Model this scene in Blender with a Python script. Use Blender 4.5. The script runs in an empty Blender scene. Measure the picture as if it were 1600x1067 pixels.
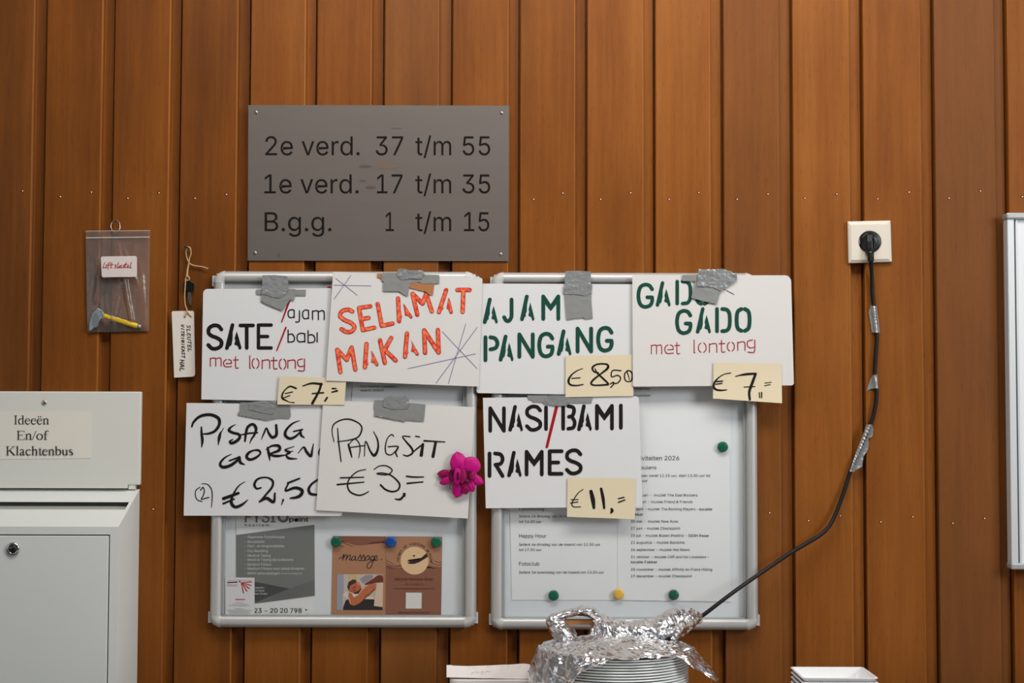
import bpy, bmesh, math, random
from mathutils import Vector, noise, Matrix
from mathutils.geometry import tessellate_polygon
random.seed(7)
S = bpy.context.scene
COL = S.collection

# ------------------------------------------------------------------ camera
CAM_D, CAM_Z, FPX = 2.88, 1.42, 2400.0
PITCH, ROLL = math.radians(2.776), math.radians(0.15)
CAM = Vector((0.0, -CAM_D, CAM_Z))
FWD = Vector((0, math.cos(PITCH), math.sin(PITCH)))
U0 = Vector((0, -math.sin(PITCH), math.cos(PITCH)))
R0 = Vector((1, 0, 0))
RIGHT = R0 * math.cos(ROLL) + U0 * math.sin(ROLL)
UP = U0 * math.cos(ROLL) - R0 * math.sin(ROLL)
cd = bpy.data.cameras.new('camera')
cd.sensor_width = 36.0
cd.lens = 36.0 * FPX / 1600.0
cd.clip_start = 0.05
cam = bpy.data.objects.new('camera', cd)
COL.objects.link(cam)
cam.matrix_world = Matrix(((RIGHT.x, UP.x, -FWD.x, CAM.x), (RIGHT.y, UP.y, -FWD.y, CAM.y),
                           (RIGHT.z, UP.z, -FWD.z, CAM.z), (0, 0, 0, 1)))
S.camera = cam

# ------------------------------------------------------------------ light
S.view_settings.view_transform = 'Standard'
S.view_settings.look = 'None'
S.view_settings.exposure = -0.38
S.view_settings.gamma = 1.0
S.view_settings.use_curve_mapping = False
w = bpy.data.worlds.new('world')
S.world = w
w.use_nodes = True
nt = w.node_tree
bg = nt.nodes['Background']
tc = nt.nodes.new('ShaderNodeTexCoord')
sx = nt.nodes.new('ShaderNodeSeparateXYZ')
rp = nt.nodes.new('ShaderNodeValToRGB')
mr = nt.nodes.new('ShaderNodeMapRange')
mr.inputs['From Min'].default_value = -1
mr.inputs['From Max'].default_value = 1
nt.links.new(tc.outputs['Generated'], sx.inputs[0])
nt.links.new(sx.outputs['Z'], mr.inputs['Value'])
nt.links.new(mr.outputs[0], rp.inputs[0])
e = rp.color_ramp.elements
e[0].position, e[0].color = 0.25, (0.10, 0.085, 0.075, 1)
e[1].position, e[1].color = 0.80, (0.62, 0.62, 0.62, 1)
m_ = rp.color_ramp.elements.new(0.5)
m_.color = (0.33, 0.325, 0.325, 1)
nt.links.new(rp.outputs[0], bg.inputs['Color'])
bg.inputs['Strength'].default_value = 0.33


def area(name, loc, target, sx_, sy_, energy, col=(1, 1, 1)):
    l = bpy.data.lights.new(name, 'AREA')
    l.shape = 'RECTANGLE'
    l.size, l.size_y, l.energy, l.color = sx_, sy_, energy, col
    o = bpy.data.objects.new(name, l)
    COL.objects.link(o)
    o.location = loc
    o.rotation_euler = (Vector(target) - Vector(loc)).to_track_quat('-Z', 'Y').to_euler()
    return o


area('window_daylight', (2.75, -2.2, 2.45), (0.0, 0, 1.6), 0.9, 1.1, 70, (0.96, 0.98, 1.0))
area('far_window_daylight', (-3.2, -2.6, 1.8), (-0.3, 0, 1.4), 1.4, 1.4, 9, (0.93, 0.97, 1.0))
area('ceiling_lamp', (0.2, -1.05, 2.85), (0.2, -0.45, 1.6), 2.0, 0.5, 42, (1.0, 0.96, 0.9))


# ------------------------------------------------------------------ helpers
def P(px, py, d=0.0):
    """world point where the view ray of photo pixel (px, py) meets the plane d metres in front of the wall"""
    r = FWD + RIGHT * ((px - 800.0) / FPX) + UP * ((533.5 - py) / FPX)
    t = (CAM_D - d) / r.y
    return CAM + r * t


def lin(c):
    return tuple(((v / 255.0) / 12.92 if v / 255.0 <= 0.04045 else ((v / 255.0 + 0.055) / 1.055) ** 2.4) for v in c)


MATS = {}


def mat(name, rgb, rough=0.6, metal=0.0, noise_amt=0.0, noise_scale=20.0, bump=0.0, bump_scale=200.0, spec=0.5, coat=0.0, stretch=None, rgb2=None):
    if name in MATS:
        return MATS[name]
    m = bpy.data.materials.new(name)
    m.use_nodes = True
    n = m.node_tree
    b = n.nodes['Principled BSDF']
    c = lin(rgb)
    b.inputs['Base Color'].default_value = (*c, 1)
    b.inputs['Roughness'].default_value = rough
    b.inputs['Metallic'].default_value = metal
    b.inputs['Specular IOR Level'].default_value = spec
    b.inputs['Coat Weight'].default_value = coat
    t = n.nodes.new('ShaderNodeTexCoord')
    src = t.outputs['Object']
    if stretch:
        mp = n.nodes.new('ShaderNodeMapping')
        mp.inputs['Scale'].default_value = stretch
        n.links.new(src, mp.inputs[0])
        src = mp.outputs[0]
    if noise_amt:
        nz = n.nodes.new('ShaderNodeTexNoise')
        nz.inputs['Scale'].default_value = noise_scale
        nz.inputs['Detail'].default_value = 5
        n.links.new(src, nz.inputs['Vector'])
        mx = n.nodes.new('ShaderNodeMix')
        mx.data_type = 'RGBA'
        mx.inputs['A'].default_value = (*[max(0, v * (1 - noise_amt)) for v in c], 1)
        mx.inputs['B'].default_value = (*[min(1, v * (1 + noise_amt)) for v in c], 1)
        if rgb2:
            mx.inputs['A'].default_value = (*c, 1)
            mx.inputs['B'].default_value = (*lin(rgb2), 1)
            rr = n.nodes.new('ShaderNodeMapRange')
            rr.inputs['From Min'].default_value = 0.38
            rr.inputs['From Max'].default_value = 0.62
        if rgb2:
            n.links.new(nz.outputs['Fac'], rr.inputs['Value'])
            n.links.new(rr.outputs[0], mx.inputs['Factor'])
        else:
            n.links.new(nz.outputs['Fac'], mx.inputs['Factor'])
        n.links.new(mx.outputs['Result'], b.inputs['Base Color'])
    if bump:
        nz2 = n.nodes.new('ShaderNodeTexNoise')
        nz2.inputs['Scale'].default_value = bump_scale
        nz2.inputs['Detail'].default_value = 4
        n.links.new(src, nz2.inputs['Vector'])
        bp = n.nodes.new('ShaderNodeBump')
        bp.inputs['Strength'].default_value = bump
        bp.inputs['Distance'].default_value = 0.002
        n.links.new(nz2.outputs['Fac'], bp.inputs['Height'])
        n.links.new(bp.outputs[0], b.inputs['Normal'])
    MATS[name] = m
    return m


def clear_mat(name, tint, gloss_rough, base_gloss, haze, haze_col, bump=0.0, bump_scale=60, fres=1.3):
    """thin clear sheet: lets light straight through, reflects by Fresnel, a little milky"""
    m = bpy.data.materials.new(name)
    m.use_nodes = True
    n = m.node_tree
    for x in list(n.nodes):
        n.nodes.remove(x)
    out = n.nodes.new('ShaderNodeOutputMaterial')
    tr = n.nodes.new('ShaderNodeBsdfTransparent')
    tr.inputs[0].default_value = (*tint, 1)
    df = n.nodes.new('ShaderNodeBsdfDiffuse')
    df.inputs[0].default_value = (*haze_col, 1)
    gl = n.nodes.new('ShaderNodeBsdfGlossy')
    gl.inputs['Roughness'].default_value = gloss_rough
    m1 = n.nodes.new('ShaderNodeMixShader')
    m1.inputs[0].default_value = haze
    n.links.new(tr.outputs[0], m1.inputs[1])
    n.links.new(df.outputs[0], m1.inputs[2])
    m2 = n.nodes.new('ShaderNodeMixShader')
    fr = n.nodes.new('ShaderNodeFresnel')
    fr.inputs[0].default_value = fres
    ad = n.nodes.new('ShaderNodeMath')
    ad.operation = 'ADD'
    ad.use_clamp = True
    ad.inputs[1].default_value = base_gloss
    n.links.new(fr.outputs[0], ad.inputs[0])
    n.links.new(ad.outputs[0], m2.inputs[0])
    n.links.new(m1.outputs[0], m2.inputs[1])
    n.links.new(gl.outputs[0], m2.inputs[2])
    if bump:
        t = n.nodes.new('ShaderNodeTexCoord')
        nz = n.nodes.new('ShaderNodeTexNoise')
        nz.inputs['Scale'].default_value = bump_scale
        n.links.new(t.outputs['Object'], nz.inputs['Vector'])
        bp = n.nodes.new('ShaderNodeBump')
        bp.inputs['Strength'].default_value = bump
        bp.inputs['Distance'].default_value = 0.004
        n.links.new(nz.outputs['Fac'], bp.inputs['Height'])
        n.links.new(bp.outputs[0], gl.inputs['Normal'])
        n.links.new(bp.outputs[0], fr.inputs['Normal'])
    n.links.new(m2.outputs[0], out.inputs[0])
    return m


class MB:
    def __init__(s):
        s.v, s.f, s.m, s.sm = [], [], [], []

    def add(s, verts, faces, mi=0, smooth=False):
        o = len(s.v)
        s.v += [Vector(x) for x in verts]
        for f in faces:
            s.f.append([o + i for i in f])
            s.m.append(mi)
            s.sm.append(smooth)
        return s

    def box(s, lo, hi, mi=0):
        x0, y0, z0 = lo
        x1, y1, z1 = hi
        return s.add([(x0, y0, z0), (x1, y0, z0), (x1, y1, z0), (x0, y1, z0), (x0, y0, z1), (x1, y0, z1), (x1, y1, z1), (x0, y1, z1)],
                     [(0, 3, 2, 1), (4, 5, 6, 7), (0, 1, 5, 4), (1, 2, 6, 5), (2, 3, 7, 6), (3, 0, 4, 7)], mi)

    def tube(s, pts, r, seg=10, mi=0, closed=False, cap=True):
        pts = [Vector(p) for p in pts]
        n = len(pts)
        rs = r if isinstance(r, (list, tuple)) else [r] * n
        rings = []
        ref = None
        for i in range(n):
            if closed:
                t = pts[(i + 1) % n] - pts[i - 1]
            else:
                t = pts[min(i + 1, n - 1)] - pts[max(i - 1, 0)]
            t.normalize()
            if ref is None:
                ref = Vector((0, 0, 1)) if abs(t.z) < 0.9 else Vector((1, 0, 0))
            a = (ref - t * ref.dot(t)).normalized()
            ref = a
            b = t.cross(a)
            rings.append([pts[i] + (a * math.cos(2 * math.pi * k / seg) + b * math.sin(2 * math.pi * k / seg)) * rs[i] for k in range(seg)])
        vs = [q for ring in rings for q in ring]
        fs = []
        for i in range(n if closed else n - 1):
            j = (i + 1) % n
            for k in range(seg):
                fs.append((i * seg + k, i * seg + (k + 1) % seg, j * seg + (k + 1) % seg, j * seg + k))
        if cap and not closed:
            fs.append(tuple(range(seg))[::-1])
            fs.append(tuple((n - 1) * seg + k for k in range(seg)))
        return s.add(vs, fs, mi, True)

    def lathe(s, prof, origin, axis=(0, -1, 0), seg=32, mi=0, smooth=True):
        """prof: list of (radius, height along axis)"""
        ax = Vector(axis).normalized()
        a = Vector((0, 0, 1)) if abs(ax.z) < 0.9 else Vector((1, 0, 0))
        a = (a - ax * a.dot(ax)).normalized()
        b = ax.cross(a)
        o = Vector(origin)
        vs, fs = [], []
        for (r, h) in prof:
            for k in range(seg):
                t = 2 * math.pi * k / seg
                vs.append(o + ax * h + (a * math.cos(t) + b * math.sin(t)) * max(r, 1e-5))
        for i in range(len(prof) - 1):
            for k in range(seg):
                fs.append((i * seg + k, i * seg + (k + 1) % seg, (i + 1) * seg + (k + 1) % seg, (i + 1) * seg + k))
        fs.append(tuple(range(seg))[::-1])
        fs.append(tuple((len(prof) - 1) * seg + k for k in range(seg)))
        return s.add(vs, fs, mi, smooth)


ORG = {}


def link(o, parent=None):
    COL.objects.link(o)
    if parent is not None:
        o.parent = parent
    return o


def obj(name, mb, mats, parent=None, origin=None):
    me = bpy.data.meshes.new(name)
    lo = [min(v[i] for v in mb.v) for i in range(3)]
    hi = [max(v[i] for v in mb.v) for i in range(3)]
    c = Vector(origin) if origin is not None else Vector(((lo[0] + hi[0]) / 2, (lo[1] + hi[1]) / 2, (lo[2] + hi[2]) / 2))
    me.from_pydata([v - c for v in mb.v], [], mb.f)
    if not isinstance(mats, (list, tuple)):
        mats = [mats]
    for m in mats:
        me.materials.append(m)
    me.polygons.foreach_set('material_index', mb.m)
    me.polygons.foreach_set('use_smooth', mb.sm)
    me.update()
    o = bpy.data.objects.new(name, me)
    link(o, parent)
    o.location = c - (ORG[parent.name] if parent is not None else Vector((0, 0, 0)))
    ORG[o.name] = c
    return o


def tag(o, label, cat, group=None, kind=None):
    o['label'] = label
    o['category'] = cat
    if group:
        o['group'] = group
    if kind:
        o['kind'] = kind
    return o


def thing(name, loc, label, cat, group=None):
    o = bpy.data.objects.new(name, None)
    o.empty_display_size = 0.02
    link(o)
    o.location = loc
    ORG[o.name] = Vector(loc)
    return tag(o, label, cat, group)


def bevel(o, wd, seg=2):
    md = o.modifiers.new('bevel', 'BEVEL')
    md.width, md.segments, md.limit_method = wd, seg, 'ANGLE'
    md.angle_limit = math.radians(40)
    return o


# ---------- sheets and ink (photo-pixel outlines cast onto planes at their true distance from the wall)
def const(d):
    return lambda x, y: d


def sheet_mb(quad, dfn, n=14, thick=0.0006, rounds=(0, 0, 0, 0), mi=0):
    TL, TR, BR, BL = [Vector((q[0], q[1])) for q in quad]
    W = ((TR - TL).length + (BR - BL).length) / 2
    H = ((BL - TL).length + (BR - TR).length) / 2
    us = sorted(set([i / n for i in range(n + 1)] + [a / W for r in rounds if r for a in (0.15 * r, 0.4 * r, .7 * r, r)] + [1 - a / W for r in rounds if r for a in (0.15 * r, 0.4 * r, .7 * r, r)]))
    vs_ = sorted(set([i / n for i in range(n + 1)] + [a / H for r in rounds if r for a in (0.15 * r, 0.4 * r, .7 * r, r)] + [1 - a / H for r in rounds if r for a in (0.15 * r, 0.4 * r, .7 * r, r)]))
    nu, nv = len(us), len(vs_)
    front, back = [], []
    for v in vs_:
        for u in us:
            uu, vv = u * W, v * H
            for (cx, cy, sxn, syn, r) in ((0, 0, 1, 1, rounds[0]), (W, 0, -1, 1, rounds[1]), (W, H, -1, -1, rounds[2]), (0, H, 1, -1, rounds[3])):
                if r:
                    ax, ay = (uu - cx) * sxn, (vv - cy) * syn
                    if ax < r and ay < r:
                        dx, dy = r - ax, r - ay
                        L = math.hypot(dx, dy)
                        if L > r:
                            uu = cx + sxn * (r - dx / L * r)
                            vv = cy + syn * (r - dy / L * r)
            a, b = uu / W, vv / H
            q = (TL * (1 - a) + TR * a) * (1 - b) + (BL * (1 - a) + BR * a) * b
            d = dfn(q.x, q.y)
            p = P(q.x, q.y, d)
            front.append(p)
            back.append(p + Vector((0, thick, 0)))
    mb = MB()
    N = nu * nv
    fs = []
    for j in range(nv - 1):
        for i in range(nu - 1):
            a = j * nu + i
            fs.append((a, a + nu, a + nu + 1, a + 1))
            fs.append((N + a, N + a + 1, N + a + nu + 1, N + a + nu))
    bd = [i for i in range(nu)] + [j * nu + nu - 1 for j in range(1, nv)] + [(nv - 1) * nu + i for i in range(nu - 2, -1, -1)] + [j * nu for j in range(nv - 2, 0, -1)]
    for k in range(len(bd)):
        a, b = bd[k], bd[(k + 1) % len(bd)]
        fs.append((a, b, N + b, N + a))
    mb.add(front + back, fs, mi, False)
    return mb


def catmull(pts, k=6):
    if len(pts) < 3:
        return [Vector(p) for p in pts]
    pts = [Vector(p) for p in pts]
    out = []
    for i in range(len(pts) - 1):
        p0 = pts[i - 1] if i else pts[0] * 2 - pts[1]
        p1, p2 = pts[i], pts[i + 1]
        p3 = pts[i + 2] if i + 2 < len(pts) else p2 * 2 - p1
        for s in range(k):
            t = s / k
            out.append(0.5 * ((2 * p1) + (p2 - p0) * t + (2 * p0 - 5 * p1 + 4 * p2 - p3) * t * t + (3 * p1 - p0 - 3 * p2 + p3) * t ** 3))
    out.append(pts[-1])
    return out


class Ink:
    """flat marks collected in photo pixels, laid as a film on a sheet whose depth is dfn"""

    def __init__(s, dfn, tf=(0, 0, 1.0), eps=0.0004):
        s.mb, s.dfn, s.k, s.eps = MB(), dfn, 0, eps
        s.tf = tf

    def q(s, p):
        return (s.tf[0] + p[0] * s.tf[2], s.tf[1] + p[1] * s.tf[2])

    def _d(s, x, y, add=0.0):
        return s.dfn(x, y) + s.eps + s.k * 1.2e-5 + add

    def ribbon(s, pts, wd, k=6, smooth=True, cap=True):
        """pts, wd in local units; wd a number or one per point"""
        s.k += 1
        ws = wd if isinstance(wd, (list, tuple)) else [wd] * len(pts)
        c = catmull([(p[0], p[1], ws[i]) for i, p in enumerate(pts)], k if smooth else 1)
        n = len(c)
        L, R = [], []
        for i in range(n):
            a, b = c[max(i - 1, 0)], c[min(i + 1, n - 1)]
            t = Vector((b[0] - a[0], b[1] - a[1]))
            if t.length < 1e-9:
                t = Vector((1, 0))
            t.normalize()
            nrm = Vector((-t.y, t.x))
            h = max(c[i][2], 0.01) / 2
            L.append((c[i][0] + nrm.x * h, c[i][1] + nrm.y * h))
            R.append((c[i][0] - nrm.x * h, c[i][1] - nrm.y * h))
        vs, fs = [], []
        for i in range(n):
            for p in (L[i], R[i]):
                x, y = s.q(p)
                vs.append(P(x, y, s._d(x, y, 1e-5 * i / n)))
        for i in range(n - 1):
            fs.append((2 * i, 2 * i + 1, 2 * i + 3, 2 * i + 2))
        if cap:
            for end in (0, n - 1):
                o = c[min(1, n - 1)] if end == 0 else c[n - 2]
                t = Vector((c[end][0] - o[0], c[end][1] - o[1]))
                if t.length < 1e-9:
                    continue
                t.normalize()
                nr = Vector((-t.y, t.x))
                h = max(c[end][2], 0.01) / 2
                base = len(vs)
                for a in range(7):
                    th = math.pi * a / 6
                    x, y = s.q((c[end][0] + (nr.x * math.cos(th) + t.x * math.sin(th)) * h, c[end][1] + (nr.y * math.cos(th) + t.y * math.sin(th)) * h))
                    vs.append(P(x, y, s._d(x, y, 0.0 if end == 0 else 1e-5)))
                fs.append(tuple(range(base, base + 7)))
        s.mb.add(vs, fs)
        return s

    def lines(s, pts, wd, cap=True):
        for i in range(len(pts) - 1):
            s.ribbon([pts[i], pts[i + 1]], wd, 1, False, cap)
        return s

    def poly(s, pts, lift=0.0, mi=0):
        s.k += 1
        vs = []
        for p in pts:
            x, y = s.q(p)
            vs.append(P(x, y, s._d(x, y, lift)))
        bm = bmesh.new()
        bv = [bm.verts.new(v) for v in vs]
        f = bm.faces.new(bv)
        bmesh.ops.triangulate(bm, faces=[f])
        bm.verts.index_update()
        s.mb.add([v.co.copy() for v in bm.verts], [[v.index for v in f.verts] for f in bm.faces], mi)
        bm.free()
        return s

    def disc(s, c, r, n=28, ry=None):
        ry = ry or r
        return s.poly([(c[0] + r * math.cos(2 * math.pi * i / n), c[1] + ry * math.sin(2 * math.pi * i / n)) for i in range(n)])

    def text(s, body, x, yb, cap, xe=None, bold=0.0, shear=0.0, rot=0.0):
        """Print: left x, baseline yb, capital height, right end xe (local units)"""
        s.k += 1
        vs, fs, w0, w1, ch = text_geo(body, bold)
        sy = cap / ch
        sx_ = (xe - x) / (w1 - w0) if xe is not None else sy
        out = []
        for (u, v, lf) in vs:
            lx, ly = (u - w0) * sx_ + v * sy * shear, -v * sy
            if rot:
                lx, ly = lx * math.cos(rot) - ly * math.sin(rot), lx * math.sin(rot) + ly * math.cos(rot)
            a, b = s.q((x + lx, yb + ly))
            out.append(P(a, b, s._d(a, b, lf)))
        s.mb.add(out, fs)
        return s

    def done(s, name, m, parent, gap=9.0):
        """marks further apart than gap photo pixels become parts of their own"""
        g_ = gap * CAM_D / FPX
        nv_ = len(s.mb.v)
        root = list(range(nv_))

        def find(a):
            while root[a] != a:
                root[a] = root[root[a]]
                a = root[a]
            return a
        for f in s.mb.f:
            for k in f[1:]:
                root[find(k)] = find(f[0])
        isl = {}
        for i in range(nv_):
            isl.setdefault(find(i), []).append(i)
        bxs = []
        for r, idx in isl.items():
            xs = [s.mb.v[i].x for i in idx]
            zs = [s.mb.v[i].z for i in idx]
            bxs.append([min(xs), max(xs), min(zs), max(zs), [r]])
        merged = True
        while merged:
            merged = False
            out = []
            for b in bxs:
                for c in out:
                    if b[0] - g_ < c[1] and c[0] - g_ < b[1] and b[2] - g_ < c[3] and c[2] - g_ < b[3]:
                        c[0], c[1], c[2], c[3] = min(b[0], c[0]), max(b[1], c[1]), min(b[2], c[2]), max(b[3], c[3])
                        c[4] += b[4]
                        merged = True
                        break
                else:
                    out.append(b)
            bxs = out
        bxs.sort(key=lambda b: (-round(b[3], 2), b[0]))
        first_ = None
        for b in bxs:
            rs = set(b[4])
            sub = MB()
            mp = {}
            for fi, f in enumerate(s.mb.f):
                if find(f[0]) in rs:
                    nf = []
                    for k in f:
                        if k not in mp:
                            mp[k] = len(sub.v)
                            sub.v.append(s.mb.v[k])
                        nf.append(mp[k])
                    sub.f.append(nf)
                    sub.m.append(s.mb.m[fi])
                    sub.sm.append(False)
            o = obj(name, sub, m, parent)
            first_ = first_ or o
        return first_


TXT = {}
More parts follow.
